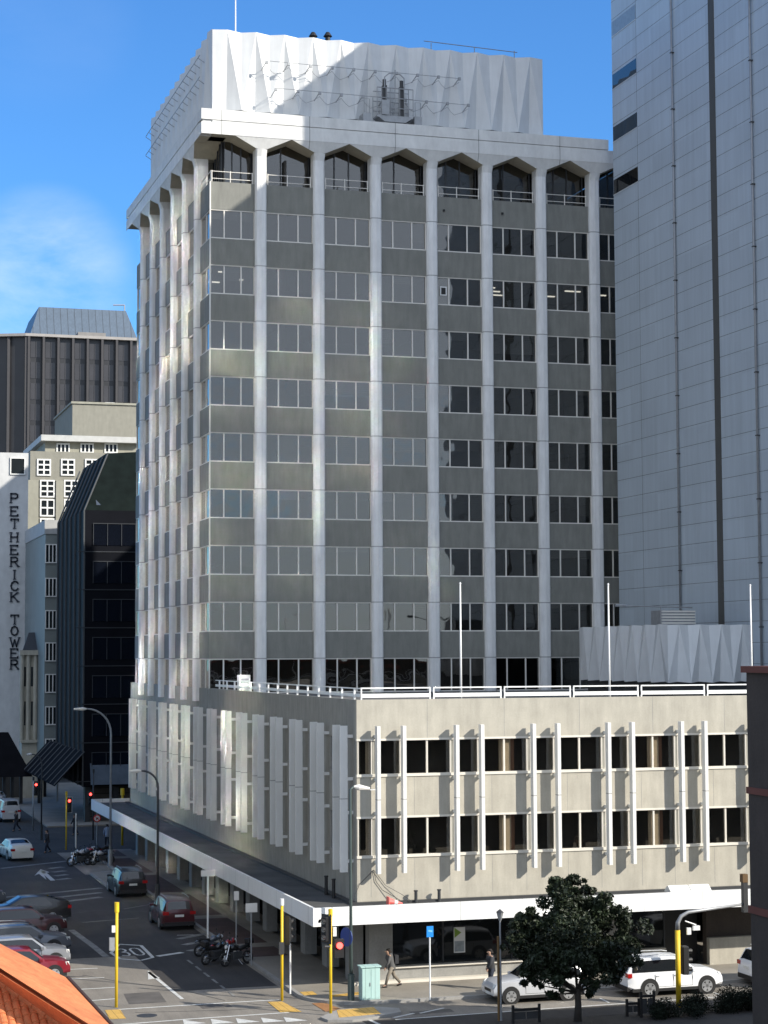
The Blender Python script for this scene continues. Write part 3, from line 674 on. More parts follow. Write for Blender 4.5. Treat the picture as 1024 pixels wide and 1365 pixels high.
# hanging cable loop on the wall near the corner
g = MB(); g.tube([(.75, -.05, 5.1), (.85, -.06, 4.6), (1.15, -.06, 4.2), (1.9, -.3, 3.75)], .014, 5); g.tube([(.75, -.05, 5.1), (1.3, -.06, 4.4), (2.0, -.2, 4.0), (2.4, -.4, 3.7)], .012, 5); g.tube([(.75, -.05, 5.1), (.1, -.05, 4.5), (-.35, -.3, 3.7)], .014, 5)
mesh_thing('loose_cable', g, M['dsteel'], 'thin loose cables hanging on the beige wall near the podium corner', 'cable')

# flagpoles
for i, px in enumerate((614.5, 812.5, 1002.5)):
    b = atY(px, 905, 1.5); lab = ('bare white flagpole on the podium roof before the grey tower', 'bare white flagpole before the folded roof plant room', 'bare white flagpole at the right end of the podium roof')[i]
    f = thing('flagpole', lab, 'flagpole', (b[0], 1.5, 12.3), 'flagpoles on the podium roof')
    MB().tube([(b[0], 1.5, 12.3), (b[0], 1.5, 15), (b[0], 1.5, 17.88)], [.06, .05, .035], 8).build('pole', M['rail'], f, True)
    MB().tube([(b[0], 1.5, 12.3), (b[0], 1.5, 12.5)], .11, 8).build('base', M['steel'], f); MB().tube([(b[0], 1.5, 17.86), (b[0], 1.5, 17.92), (b[0], 1.5, 17.98)], [.03, .06, .02], 8).build('finial', M['rail'], f)
# roof plant room on the podium
pr_ = thing('roof_plant_room', 'low folded-metal plant room on the podium roof', 'plant room', (20.9, 12, 12.3))
g = MB(); folded(g, (20.9, 12, 0), (25.95, 12, 0), 13.1, 16.17, 8, (0, -1, 0), .2, .12); folded(g, (20.9, 12, 0), (20.9, 24.3, 0), 13.1, 16.2, 14, (-1, 0, 0), .22, .12); g.build('folded_screen', M['metalw'], pr_)
g = MB(); g.box(21.3, 25.9, 12.4, 24, 12.3, 16.0); g.build('housing', M['dsteel'], pr_)
un = thing('chiller_unit', 'slatted air-conditioning unit with a pipe on the folded plant room', 'air conditioning unit', (21.7, 14.5, 16.0))
g = MB(); g.box(21.6, 23.6, 14.2, 15.6, 16.0, 17.0); g.build('casing', M['steel'], un)
g = MB(); [g.box(21.58, 23.62, 14.14, 14.2, 16.1+.16*k, 16.18+.16*k) for k in range(6)]; g.build('louvre', M['alum'], un)
g = MB(); g.tube([(18.9, 14.1, 17.25), (23.4, 14.1, 17.15)], .04, 6); g.tube([(18.8, 14.1, 17.26), (19.4, 14.1, 17.25)], .08, 6); g.tube([(21.5, 14.1, 16), (21.5, 14.1, 17.3)], .03, 6); g.build('pipe', M['steel'], un)
# box and clutter at the tower foot
g = MB(); c = atY(325, 910, 26.0)
vb = thing('roof_vent_box', 'small white vent box by the rail at the tower foot', 'vent box', (c[0], 26, 12.3))
MB().box(c[0]-.32, c[0]+.32, 25.7, 26.3, 12.3, 13.5).build('housing', M['rail'], vb); g = MB(); [g.box(c[0]-.22, c[0]+.22, 25.66, 25.7, 12.6+.2*k, 12.7+.2*k) for k in range(4)]; g.build('louvre', M['steel'], vb)

# ================================================================== RIGHT CLAD TOWER
XR, YR0, YR1 = 26.0, 1.6, 29.9
Rt = thing('clad_tower', 'windowless blue-grey tower of horizontal cladding panels', 'building', (XR, YR0, 0))
Pc = np.array(atY(404, 205, 31.75)); Y1 = 31.75-(XR-Pc[0])/1.05
H2 = Pc[2]+.86*(31.75-Y1)
H1 = H2+4.4
g = MB(); g.box(XR, XR+26, Y1, YR1, 0, H1); g.box(XR, XR+26, YR0, Y1, 0, H2); g.build('cladding', M['bluegrey'], Rt)
g = MB(); z = 47.63-40*1.158
while z < H2: g.box(XR-.004, XR+.01, YR0, YR1+.004, z-.011, z+.011); z += 1.158
for y in (26.12,): g.box(XR-.0045, XR+.01, y-.012, y+.012, 0, H2)
g.build('panel_joints', M['groove'], Rt)
for k, zb in enumerate((47.63, 44.16, 51.1, 54.58)):
    g = MB(); g.box(XR-.008, XR+.03, 26.14, YR1-.05, zb+.02, zb+.98); w = g.build('window', M['carglass'] if k < 3 else M['steel'], Rt)
    MB().box(XR-.03, XR-.008, 26.1, YR1-.02, zb-.03, zb+.02).build('sill', M['metalw'], w)
g = MB(); g.box(XR-.03, XR+.01, 15.35, 16.06, 0, H2); g.build('recessed_slot', M['groove'], Rt)
for y in (20.77, 10.84):
    g = MB(); g.tube([(XR-.12, y, 12), (XR-.12, y, H2)], .07, 8); pp = g.build('downpipe', M['steel'], Rt, True)
    z = 16
    while z < H2: b = MB(); b.box(XR-.2, XR, y-.1, y+.1, z, z+.06); b.build('pipe_bracket', M['dsteel'], pp); z += HF

# ================================================================== BROWN BUILDING (right edge)
Br = thing('brown_building', 'dark brown building with red-brown bands at the right edge', 'building', (6.6, -24.5, 0))
g = MB(); g.box(6.57, 40, -50, -24.5, 0, 14.0); g.build('wall', M['brick'], Br)
g = MB()
for z, h, o in ((14.0, .22, .14), (9.98, .22, .06), (6.05, .24, .06)): g.box(6.57-o, 40, -50, -24.5+o, z, z+h)
g.box(7.6, 40, -50, -24.9, 14.22, 14.5)
g.build('string_course', M['band'], Br)

# ================================================================== ORANGE TILED ROOF (left foreground)
Rf = thing('orange_roof_house', 'hipped orange tiled roof of a house at bottom left', 'house', (-20, -30, 0))
a = np.array(atY(0, 1305, -28.5)); b = np.array(atY(85, 1365, -29.8)); d = b-a
hip0 = Vector(a-d*3.0); hip1 = Vector(b+d*1.0)         # hip line
top0 = Vector(atY(0, 1258, -26.0)); e1 = Vector(atY(88, 1303, -26.4)); e2 = Vector(atY(150, 1370, -30.4))
def tri(mb, pts, th=.12):
    n = (pts[1]-pts[0]).cross(pts[2]-pts[0]).normalized(); 
    if n.z < 0: n = -n
    mb.prism([p-n*th for p in pts], n*th); return n
far0 = Vector(top0)+(Vector(top0)-e1)*3
g = MB(); tri(g, [hip1, hip0, far0, Vector(top0), e1, e2, e2+(e2-e1)*.5]); rs = g.build('roof_slope', M['tileo'], Rf)
# tiled slope facing the camera: rows of half-round tiles falling from the hip
g = MB(); dn = Vector((.08, -1.0, -.62)).normalized(); al = Vector((1, 0.02, 0)).normalized(); nn = al.cross(dn).normalized()
if nn.z < 0: nn = -nn
tw, tl = .23, .36
def hip_s(x):   # point on hip above given x
    t = (x-hip0.x)/(hip1.x-hip0.x); return hip0.lerp(hip1, t)
for i in range(34):
    x = hip1.x-1.0-i*tw
    p = hip_s(x)-nn*.12
    for j in range(13):
        q = p+dn*(tl*j)+nn*(.02)
        x_ = q; ring0 = []; ring1 = []
        for k in range(7):
            an = math.pi*k/6; off = al*(-math.cos(an)*tw*.46)+nn*(math.sin(an)*tw*.34)
            ring0.append(x_+off-nn*.03); ring1.append(x_+dn*(tl+.05)+off*1.08)
        v = ring0+ring1; g.add(v, [(k, k+1, 8+k, 7+k) for k in range(6)]+[tuple(range(7, 14))])
g.build('roof_tiles', M['tileo'], Rf, label='rows of half-round orange tiles below the hip')
g = MB()
q0 = hip1+(hip1-hip0)*0; u = hip_s(hip1.x-8.2)-nn*.16
g.prism([hip1-nn*.2, hip_s(hip1.x-9)-nn*.2, hip_s(hip1.x-9)+dn*5-nn*.2, hip1+dn*5-nn*.2], -nn*.05); g.build('roof_underlay', M['gutter'], Rf)
g = MB(); n = 24
for i in range(n):
    p = hip0.lerp(hip1, i/n); q = hip0.lerp(hip1, (i+1.08)/n); g.tube([p+Vector((0, 0, .0)), q+Vector((0, 0, .0))], [.17, .20], 10)
g.build('hip_capping', M['tileo'], Rf)
g = MB(); g.tube([e1+Vector((.05, 0, -.02)), e2+Vector((.05, 0, -.02)), e2+(e2-e1)*.5+Vector((.05, 0, 0))], .07, 6); g.build('gutter', M['gutter'], Rf)
g = MB(); g.box(-40, -19.5, -40, -29.5, 0, 2.9); g.build('house_wall', M['brick'], Rf)

# ================================================================== DISTANT BUILDINGS ON THE LEFT
def px_box(mb, x0, x1, y0, y1, Y, depth):     # block whose front face spans these sight lines at distance Y
    a = atY(x0, y1, Y); b = atY(x1, y0, Y); mb.box(a[0], b[0], Y, Y+depth, a[2], b[2]); return a, b
# brown glass tower
bw = mat('brown_glass_panels', (.052, .050, .054), .25, var=.25, scale=.25, fine=.15)
bw2 = mat('brown_spandrel', (.026, .026, .029), .4, var=.25, scale=.4)
bwf = mat('brown_rib', (.042, .040, .043), .6, var=.1)
slate = mat('blue_grey_metal_roof', (.085, .12, .165), .5, var=.1, streak=.2, stretch=(2, 2, .05), joints=[(0, 1.2, 0, .06)])
YD = 235
D1 = thing('brown_glass_tower', 'distant brown glass tower with vertical ribs and a blue-grey sloped roof', 'building', (float(atY(90, 600, YD)[0]), YD, 0))
a = atY(33, 650, YD); b = atY(181, 455, YD); Zt = b[2]; Xa, Xb = a[0], b[0]+14
g = MB(); g.prism([(Xa, YD, 0), (Xb, YD, 0), (Xb, YD+40, 0), (Xa-22, YD+40, 0), (Xa-22, YD+9, 0)], (0, 0, Zt)); g.build('wall', bw2, D1)
for i in range(20):
    x = Xa+.4+i*2.42
    if x > Xb-2: break
    for s in range(12):
        z1 = Zt-1.0-s*3.55
    g = MB()
    for s in range(13):
        z1 = Zt-.7-s*3.5
        g.box(x+.35, x+1.1, YD-.06, YD, z1-2.7, z1); g.box(x+1.2, x+1.95, YD-.06, YD, z1-2.7, z1)
    g.build('window', bw, D1)
    g = MB(); g.box(x-.2, x+.18, YD-.9, YD, 0, Zt+.3); g.build('rib', bwf, D1)
n = 9
for i in range(n):
    t = i/(n-1); p = Vector((Xa, YD, 0)).lerp(Vector((Xa-22, YD+9, 0)), t); g = MB(); g.box(p.x-.25, p.x+.2, p.y-.7, p.y+.2, 0, Zt+.3); g.build('rib', bwf, D1)
g = MB(); g.prism([(Xa-22.3, YD+8.4, Zt), (Xa-.2, YD-.95, Zt), (Xb, YD-.95, Zt), (Xb, YD+39, Zt), (Xa-22.3, YD+39, Zt)], (0, 0, .45)); g.build('parapet', mat('pale_parapet', (.34, .32, .30), .8), D1)
r0 = atY(36, 452, YD+8); r1 = atY(52, 409, YD+11); r2 = atY(168, 413, YD+11); r3 = atY(181, 456, YD+8)
g = MB(); zt = r1[2]; g.add([(r0[0], YD+8, Zt), (r3[0]+1, YD+8, Zt), (r3[0]+1, YD+30, Zt), (r0[0], YD+30, Zt), (r1[0], YD+11, zt), (r2[0], YD+11, zt), (r2[0], YD+27, zt), (r1[0], YD+27, zt)], [(0, 1, 5, 4), (1, 2, 6, 5), (2, 3, 7, 6), (3, 0, 4, 7), (4, 5, 6, 7)]); g.build('roof', slate, D1)
g = MB(); px_box(g, 104, 141, 444, 458, YD+2, 5); g.build('plant_box', mat('grey_plant_box', (.22, .21, .2), .8), D1)
g = MB(); p = atY(166, 412, YD+12); g.tube([(p[0], YD+12, zt-2), (p[0], YD+12, zt+1.2)], .12, 5); g.tube([(p[0]-2, YD+12, zt+1.1), (p[0], YD+12, zt+1.2)], .12, 5); g.build('davit', M['steel'], D1)

# pale concrete block behind
cream = mat('cream_render', (.33, .32, .26), .85, var=.08, streak=.15, stretch=(.4, .4, .1)); cream2 = mat('beige_render', (.27, .26, .215), .85, var=.08, streak=.12)
whitef = mat('white_window_frame', (.75, .75, .72), .6, var=.04); dglass = mat('dark_window_glass', (.02, .025, .028), .06, var=.2, scale=.5, spec=.6)
YD = 190
D2 = thing('plain_beige_block', 'blank beige concrete block below the brown glass tower', 'building', (float(atY(130, 600, YD)[0]), YD, 0))
g = MB(); a, b = px_box(g, 94, 190, 541, 900, YD, 20); g.build('wall', cream2, D2); g = MB(); g.box(a[0]-.2, b[0], YD-.2, YD+20, b[2], b[2]+.3); g.build('coping', cream, D2)
g = MB(); px_box(g, 140, 153, 536.5, 541, YD+3, 3); g.build('roof_box', M['rail'], D2)
# building with white cross windows
YD = 150
D3 = thing('beige_office_block', 'beige block with white cross-barred windows and a set-back top floor', 'building', (float(atY(100, 700, YD)[0]), YD, 0))
g = MB(); a, b = px_box(g, 36, 190, 605, 1100, YD, 25); g.build('wall', cream2, D3)
g = MB(); px_box(g, 60, 190, 588, 605, YD+3, 18); g.build('penthouse', cream, D3)
g = MB(); a2, b2 = px_box(g, 55, 190, 583, 587, YD+2, 20); g.build('roof', mat('pale_roof_edge', (.5, .5, .48), .7), D3)
def cwin(x0, x1, y0, y1, Y, nx, ny, parent, fr=.09):
    a = atY(x0, y1, Y); b = atY(x1, y0, Y)
    g = MB(); g.box(a[0], b[0], Y-.05, Y+.02, a[2], b[2]); w = g.build('window', dglass, parent)
    q = MB(); w_ = b[0]-a[0]; h_ = b[2]-a[2]
    for i in range(nx+1): x = a[0]+w_*i/nx; q.box(x-fr, x+fr, Y-.14, Y-.05, a[2]-fr, b[2]+fr)
    for j in range(ny+1): z = a[2]+h_*j/ny; q.box(a[0]-fr, b[0]+fr, Y-.138, Y-.05, z-fr, z+fr)
    q.build('frame', whitef, w)
for x in (50, 82, 114, 146): cwin(x, x+17, 613, 633, YD, 2, 3, D3)
for x in (76, 108, 140): cwin(x, x+16, 592, 603, YD+3, 3, 1, D3)
for j in range(8):
    y = 641+j*25.5
    for i, x in enumerate((54, 86, 116)): cwin(x, x+18, y, y+21, YD, 2, 2 if j % 2 else 3, D3)
g = MB(); p0 = atY(41, 640, YD); g.box(p0[0]-1.0, p0[0]+.9, YD-.3, YD, 0, atY(41, 640, YD)[2]); g.box(atY(80, 640, YD)[0]-.5, atY(80, 640, YD)[0]+.4, YD-.3, YD, 0, p0[2]); g.build('pier', cream, D3)
# white tower with vertical lettering
YD = 132
D4 = thing('lettered_white_tower', 'white blank-sided tower with dark vertical lettering at left edge', 'building', (float(atY(10, 700, YD)[0]), YD, 0))
wt = mat('white_render', (.58, .585, .58), .8, var=.08, streak=.12, stretch=(.4, .4, .15))
g = MB(); px_box(g, -60, 38, 604, 1300, YD, 14); g.build('wall', wt, D4)
cwin(14, 33, 611, 632, YD, 1, 1, D4, .06)
lt = mat('dark_letters', (.03, .035, .05), .5, var=.05)
GL = {'P': [[(0, 0), (0, 1)], [(0, 1), (.55, 1), (.75, .88), (.75, .62), (.55, .5), (0, .5)]],
 'E': [[(0, 0), (0, 1)], [(0, 1), (.75, 1), (.75, .86)], [(0, .52), (.55, .52)], [(0, 0), (.78, 0), (.78, .15)]],
 'T': [[(.42, 0), (.42, 1)], [(0, .84), (0, 1), (.84, 1), (.84, .84)]],
 'H': [[(0, 0), (0, 1)], [(.75, 0), (.75, 1)], [(0, .52), (.75, .52)]],
 'R': [[(0, 0), (0, 1)], [(0, 1), (.55, 1), (.72, .88), (.72, .64), (.55, .52), (0, .52)], [(.4, .52), (.85, 0)]],
 'I': [[(.4, 0), (.4, 1)]],
 'C': [[(.8, .78), (.65, .97), (.35, 1), (.1, .82), (0, .5), (.1, .18), (.35, 0), (.65, .03), (.8, .22)]],
 'K': [[(0, 0), (0, 1)], [(.75, 1), (.05, .48)], [(.25, .6), (.82, 0)]],
 'O': [[(.4, 0), (.12, .15), (0, .5), (.12, .85), (.4, 1), (.68, .85), (.8, .5), (.68, .15), (.4, 0)]],
 'W': [[(-.1, 1), (.2, 0), (.42, .75), (.64, 0), (.94, 1)]]}
SER = {'P': [(0, 0)], 'E': [(0, 0), (0, 1)], 'T': [(.42, 0)], 'H': [(0, 0), (0, 1), (.75, 0), (.75, 1)], 'R': [(0, 0), (.85, 0)], 'I': [(.4, 0), (.4, 1)], 'K': [(0, 0), (0, 1), (.75, 1), (.82, 0)], 'W': [(-.1, 1), (.94, 1)]}
def letter(ch, X, Z, h, Y, parent, w=.17):
    g = MB(); s = h
    def P(u, v): return Vector((X+u*s*.95, Y, Z+v*s))
    for st in GL[ch]:
        for (a, b) in zip(st[:-1], st[1:]):
            p, q = P(*a), P(*b); d = (q-p).normalized(); n = Vector((-d.z, 0, d.x))*w*s*.5; e = d*w*s*.35
            g.prism([p-n-e, q-n+e, q+n+e, p+n-e], (0, -.12, 0))
    for (u, v) in SER.get(ch, []):
        p = P(u, v); g.box(p.x-.17*s, p.x+.17*s, Y-.125, Y, p.z-.035*s, p.z+.035*s)
    g.build('letter', lt, parent)
yy = [672, 691, 709, 727.5, 746, 763.5, 781, 799, 817, None, 835 - 0, 851, 866, 881, 896]
txt = 'PETHERICK TOWER'; ys = []
cy = 666
pos = {0: 672, 1: 689.5, 2: 706, 3: 724, 4: 741, 5: 757, 6: 774, 7: 789, 8: 804, 10: 834, 11: 849, 12: 864, 13: 879, 14: 894}
for i, ch in enumerate(txt):
    if ch == ' ': continue
    a = atY(14.5, pos[i]-2, YD); b = atY(14.5, pos[i]-14, YD); letter(ch, a[0], a[2], b[2]-a[2], YD, D4)
# narrow curtain-wall building
YD = 112
D5 = thing('curtain_wall_building', 'narrow pale curtain-wall building beside the black glass block', 'building', (float(atY(68, 800, YD)[0]), YD, 0))
cw = mat('pale_green_panels', (.20, .225, .215), .4, var=.15, scale=.5)
g = MB(); a, b = px_box(g, 58, 90, 712, 1040, YD, 18); g.build('wall', cw, D5)
g = MB(); g.box(a[0]-.1, b[0], YD-.1, YD+18, b[2], b[2]+1.4); g.box(atY(76, 900, YD)[0], atY(78.5, 900, YD)[0], YD-.3, YD, 0, b[2]); g.build('edge_trim', mat('pale_trim', (.42, .42, .41), .6), D5)
for k, y in enumerate((726, 771, 814, 857, 899, 942, 985)): cwin(60.5, 75, y, y+24, YD, 3, 1, D5, .05)
# cream classical building
YD = 118
D6 = thing('cream_classical_building', 'small cream classical building with a steep dark dormer roof', 'building', (float(atY(45, 900, YD)[0]), YD, 0))
cs_ = mat('cream_stone', (.46, .43, .35), .85, var=.12, streak=.2)
g = MB(); a, b = px_box(g, 28, 59.5, 868, 1100, YD, 2.6); g.build('wall', cs_, D6)
g = MB(); g.box(a[0]-.3, b[0], YD-.45, YD, b[2]-.4, b[2]+.1); z = atY(40, 990, YD)[2]; g.box(a[0]-.2, b[0], YD-.35, YD, z, z+.3); g.build('cornice', cs_, D6)
for x in (32, 41, 50.5):
    for y0, y1 in ((889, 915), (935, 967)):
        p = atY(x, y1, YD); q = atY(x+4, y0, YD); MB().box(p[0], q[0], YD-.03, YD+.02, p[2], q[2]).build('window', dglass, D6)
for x in (29, 37.5, 47, 57):
    p = atY(x, 900, YD); MB().tube([(p[0], YD-.1, z+.3), (p[0], YD-.1, b[2]-.4)], .22, 8).build('column', cs_, D6)
g = MB(); p0 = atY(30, 868, YD); p1 = atY(40, 843, YD+1.5); p2 = atY(62, 868, YD); g.prism([(p0[0], YD, p0[2]), (p2[0], YD, p0[2]), (p2[0], YD+2.5, p1[2]), (p1[0], YD+2.5, p1[2])], (0, .3, 0)); g.build('roof', M['dsteel'], D6)
# black glass block with a glazed mansard
YD = 86.5
bg_ = mat('black_glass', (.006, .008, .014), .10, var=.2, scale=.2, spec=.6); bgm = mat('black_panel', (.009, .010, .014), .6, var=.3, scale=.4, spec=.05)
bgf = mat('grey_fin', (.07, .075, .08), .7, var=.1); bgr = mat('dark_green_roof', (.008, .013, .012), .8, var=.3, spec=.08)
bgl = mat('dark_grey_trim', (.035, .04, .048), .5, var=.1)
D7 = thing('black_glass_block', 'black glass block with a sloping glazed top behind the street corner', 'building', (float(atY(140, 900, YD)[0]), YD, 0))
xc = atY(114, 700, YD)[0]; zw = atY(114, 680, YD)[2]; xr = xc+22; ZB = 3.2
xl = xc; YL = float(atX(78, 720, xc)[1])
g = MB(); g.prism([(xc, YD, ZB), (xr, YD, ZB), (xr, YL, ZB), (xl, YL, ZB)], (0, 0, zw-ZB)); g.build('wall', bgm, D7)
g = MB(); zr = atY(182, 585, YD+4)[2]
g.add([(xc, YD, zw), (xr, YD, zw), (xr, YD+4.0, zr), (xc+2.4, YD+4.0, zr-1.4), (xl, YD+.01, zw), (xl, YL, zw), (xc+2.4, YL, zr-1.4), (xr, YL, zr)], [(0, 1, 2, 3), (0, 3, 4), (4, 3, 6, 5), (3, 2, 7, 6)]); g.build('sloping_roof', bgr, D7)
g = MB()
for i in range(4):
    x = xc+1.0+i*1.25; g.add([(x, YD+.35-.05, zw+.5), (x+1.1, YD+.35-.05, zw+.5), (x+1.1, YD+1.7-.05, zw+2.2), (x, YD+1.7-.05, zw+2.2)], [(0, 1, 2, 3)])
rg = g.build('roof_glazing', mat('roof_glass', (.05, .065, .09), .08, var=.1, spec=.8), D7)
for k in range(8):
    z1 = zw-1.2-k*3.35
    if z1 < 5: break
    a_ = atY(124, 700, YD)[0]; 
    g = MB(); g.box(a_, a_+5, YD-.05, YD, z1-1.9, z1); w = g.build('window', bg_, D7)
    q = MB(); [q.box(a_+1.25*i, a_+1.25*i+.06, YD-.1, YD-.05, z1-1.9, z1) for i in range(5)]; q.box(a_, a_+5, YD-.1, YD-.05, z1, z1+.07); q.box(a_-1.4, a_+5, YD-.04, YD, z1-2.5, z1-2.42); q.build('frame', bgl, w)
for i in range(7):
    t = i/6; x = xl; y = YD+.1+t*(YL-YD-.3)
    g = MB(); g.box(x-.16, x-.02, y-.06, y+.06, ZB, zw); g.tube([(x-.1, y, zw), (x+2.2, y+1.5, zr-1.6)], .08, 5); g.build('fin', bgf, D7)
# sloping glazed awning at its foot
g = MB(); z2, z3 = 6.2, 3.4; xa = xl-.1
g.prism([(xa-2.6, YD-1.5, z3), (xa, YD-.1, z2), (xa, YD+24, z2), (xa-2.6, YD+24, z3)], (0, 0, .08)); aw = g.build('awning', M['awn'], D7)
for i in range(9): y = YD-1+i*2.9; MB().tube([(xa-2.6, y, z3+.12), (xa, y, z2+.12)], .07, 5).build('awning_bar', bgf, aw)
g = MB(); p = atY(121, 1018, YD-.5); p2 = atY(176, 1045, YD-.5); g.prism([(p[0], YD-.6, p2[2]), (p2[0]+1, YD-.6, p2[2]), (p2[0]+1, YD, p[2]), (p[0], YD, p[2])], (0, .1, 0)); g.build('lobby_glazing', mat('lobby_glass', (.12, .15, .19), .1, var=.2), D7)
brn = mat('brown_slats', (.10, .085, .07), .8, var=.2, joints=[(2, .5, 0, .05)])
g = MB(); g.box(xl+.4, xr, YD+1.5, YD+3, 0, ZB); g.build('base_wall', brn, D7)
g = MB(); [g.box(x, x+.45, YD+.6, YD+1.1, 0, ZB) for x in (xl+.2, xl+2.7, xl+5.2, xl+7.5)]; g.build('column', M['dsteel'], D7)
def block(x0, x1, y0, y1, h, label, m, name='shade_block'):  # unseen block added for the shade it casts, dressed with window bands
    t = thing(name, label, 'building', ((x0+x1)/2, y0, 0)); MB().box(x0, x1, y0, y1, 0, h).build('wall', m, t)
    z = 4.5
    while z < h-2.5:
        g = MB(); g.box(x0-.03, x1+.03, y0-.03, y1+.03, z, z+1.7); g.build('window_band', bg_, t); z += 3.5
    MB().box(x0-.2, x1+.2, y0-.2, y1+.2, h, h+.6).build('parapet', cream, t)
# mirror-glass office across the side street: it throws the sun back onto the shaded walls
G = thing('mirror_glass_office', 'tall mirror-glass office across the side street, left of the frame', 'building', (-36, 0, 0))
MB().box(-52, -19.6, 0, 47, 0, 63).build('wall', mat('grey_render', (.22, .215, .2), .8, var=.1), G)
mg = bpy.data.materials.new('mirror_glass'); mg.use_nodes = True; mp_ = mg.node_tree.nodes['Principled BSDF']
mp_.inputs['Base Color'].default_value = (.97, .98, .95, 1); mp_.inputs['Metallic'].default_value = 1; mp_.inputs['Roughness'].default_value = .085
rg_ = random.Random(3)
for k in range(17):
    z = 3.6+3.5*k; g = MB()
    for i in range(19):
        y = .4+i*2.46
        if ((i*5+k*3+k//3) % 7 in (1, 3, 4)) or ((i//2+k//2) % 4 == 1): continue
        ty, tz = rg_.gauss(0, .006), rg_.gauss(0, .006); w_, h_ = 2.25, 2.3
        g.add([(-19.55-ty*w_/2-tz*h_/2, y, z), (-19.55+ty*w_/2-tz*h_/2, y+w_, z), (-19.55+ty*w_/2+tz*h_/2, y+w_, z+h_), (-19.55-ty*w_/2+tz*h_/2, y, z+h_)], [(0, 1, 2, 3)])
    g.build('window_row', mg, G)
block(34, 78, 44, 78, 48, 'unseen tall block added behind the clad tower to shade the black glass block', cream2)
block(27, 70, 92, 112, 57, 'unseen block added behind the grey tower to shade the lettered tower', cream2)
# shops along the far left side of the street
D8 = thing('dark_awning_shops', 'row of dim shops with dark awnings at far left', 'shop row', (-12, 120, 0))
g = MB(); px_box(g, -60, 62, 1025, 1110, 118.5, 3); g.build('shopfront', mat('dim_shopfront', (.06, .055, .05), .7, var=.4, scale=.5), D8)
g = MB(); a = atY(-20, 1035, 110); b = atY(38, 985, 112); g.prism([(a[0], 108, a[2]), (a[0], 112, a[2]+4.2), (b[0]-2, 112, a[2]+4.2), (b[0], 108, a[2])], (0, .15, 0)); g.build('awning', M['awn'], D8)
g = MB()
for x in (3, 14, 26, 50): p = atY(x, 1080, 110); g.box(p[0], p[0]+.3, 110, 110.3, 0, 4)
g.build('post', M['dsteel'], D8)

# ================================================================== STREET FURNITURE
def P0(px, py): p = atZ(px, py, 0); return Vector((p[0], p[1], 0))
def zat(px, py, Y): return float(atY(px, py, Y)[2])
# curved lamps
def lamp(b, pts, m, label, head, r0=.10, group=None):
    t = thing('street_lamp', label, 'street lamp', tuple(b), group)
    MB().tube([b]+[Vector(p) for p in pts], [r0]+[r0*.7]*(len(pts)-1)+[r0*.5], 10).build('pole', m, t, True)
    MB().tube([b, b+Vector((0, 0, 1.2))], r0*1.7, 10).build('base', m, t)
    h = Vector(head); d = (h-Vector(pts[-1])).normalized()
    hd = MB().tube([Vector(pts[-1]), Vector(pts[-1]).lerp(h, .3), h], [.05, .13, .06], 8).build('luminaire', M['alum'], t)
    MB().box(h.x-.0, h.x+.25, h.y-.08, h.y+.08, h.z-.06, h.z-.03).build('lens', M['lampw'], hd); return t
def arc(b, h, dx, dz, n=8, dy=0): return [(b.x, b.y, h)]+[(b.x+dx*(1-math.cos(R(90*i/n))), b.y, h+dz*math.sin(R(90*i/n))) for i in range(1, n+1)]
b = P0(147, 1156); lamp(b, arc(b, 9.2, -1.7, 1.75), M['steel'], 'tall sunlit grey street lamp with a curved arm by the far canopy end', (b.x-2.6, b.y, 10.95))
b = P0(210, 1206); lamp(b, arc(b, 6.9, -1.0, .95), M['dsteel'], 'dark street lamp with a curved arm beside the canopy fascia', (b.x-1.7, b.y, 7.85), .09)
b = Vector((-1.33, -3.65, 0)); lamp(b, [(b.x, b.y, 5), (b.x, b.y, 8.95), (b.x+.15, b.y, 9.05)], mat('dark_green_pole', (.06, .085, .08), .5, var=.1), 'slim dark green lamp pole standing before the podium corner', (b.x+.85, b.y, 8.95), .085)
for k, z in enumerate((4.15, 3.2, 1.7)): pass
b = P0(55, 1120); lamp(b, arc(b, 6.0, -.8, .8), M['dsteel'], 'small distant dark lamp beside the cream classical building', (b.x-1.2, b.y, 6.8), .07)
# heritage lamp
b = Vector((3.08, -9.9, KH)); zt = zat(669, 1212, -9.9)
t = thing('heritage_lamp', 'thin grey post with a small lantern in front of the silver car', 'lamp post', tuple(b))
MB().tube([b, (b.x, b.y, zt-.45)], [.055, .035], 8).build('post', M['steel'], t)
MB().tube([b+Vector((-.09, 0, 0)), (b.x-.09, b.y, zat(669, 1248, -9.9))], .05, 8).build('wooden_stake', mat('brown_post', (.16, .09, .03), .7), t)
l = MB().tube([(b.x, b.y, zt-.45), (b.x, b.y, zt-.35), (b.x, b.y, zt-.12)], [.05, .09, .15], 6).build('lantern', M['steel'], t); MB().tube([(b.x, b.y, zt-.12), (b.x, b.y, zt)], [.17, .02], 6).build('cap', M['dsteel'], l)

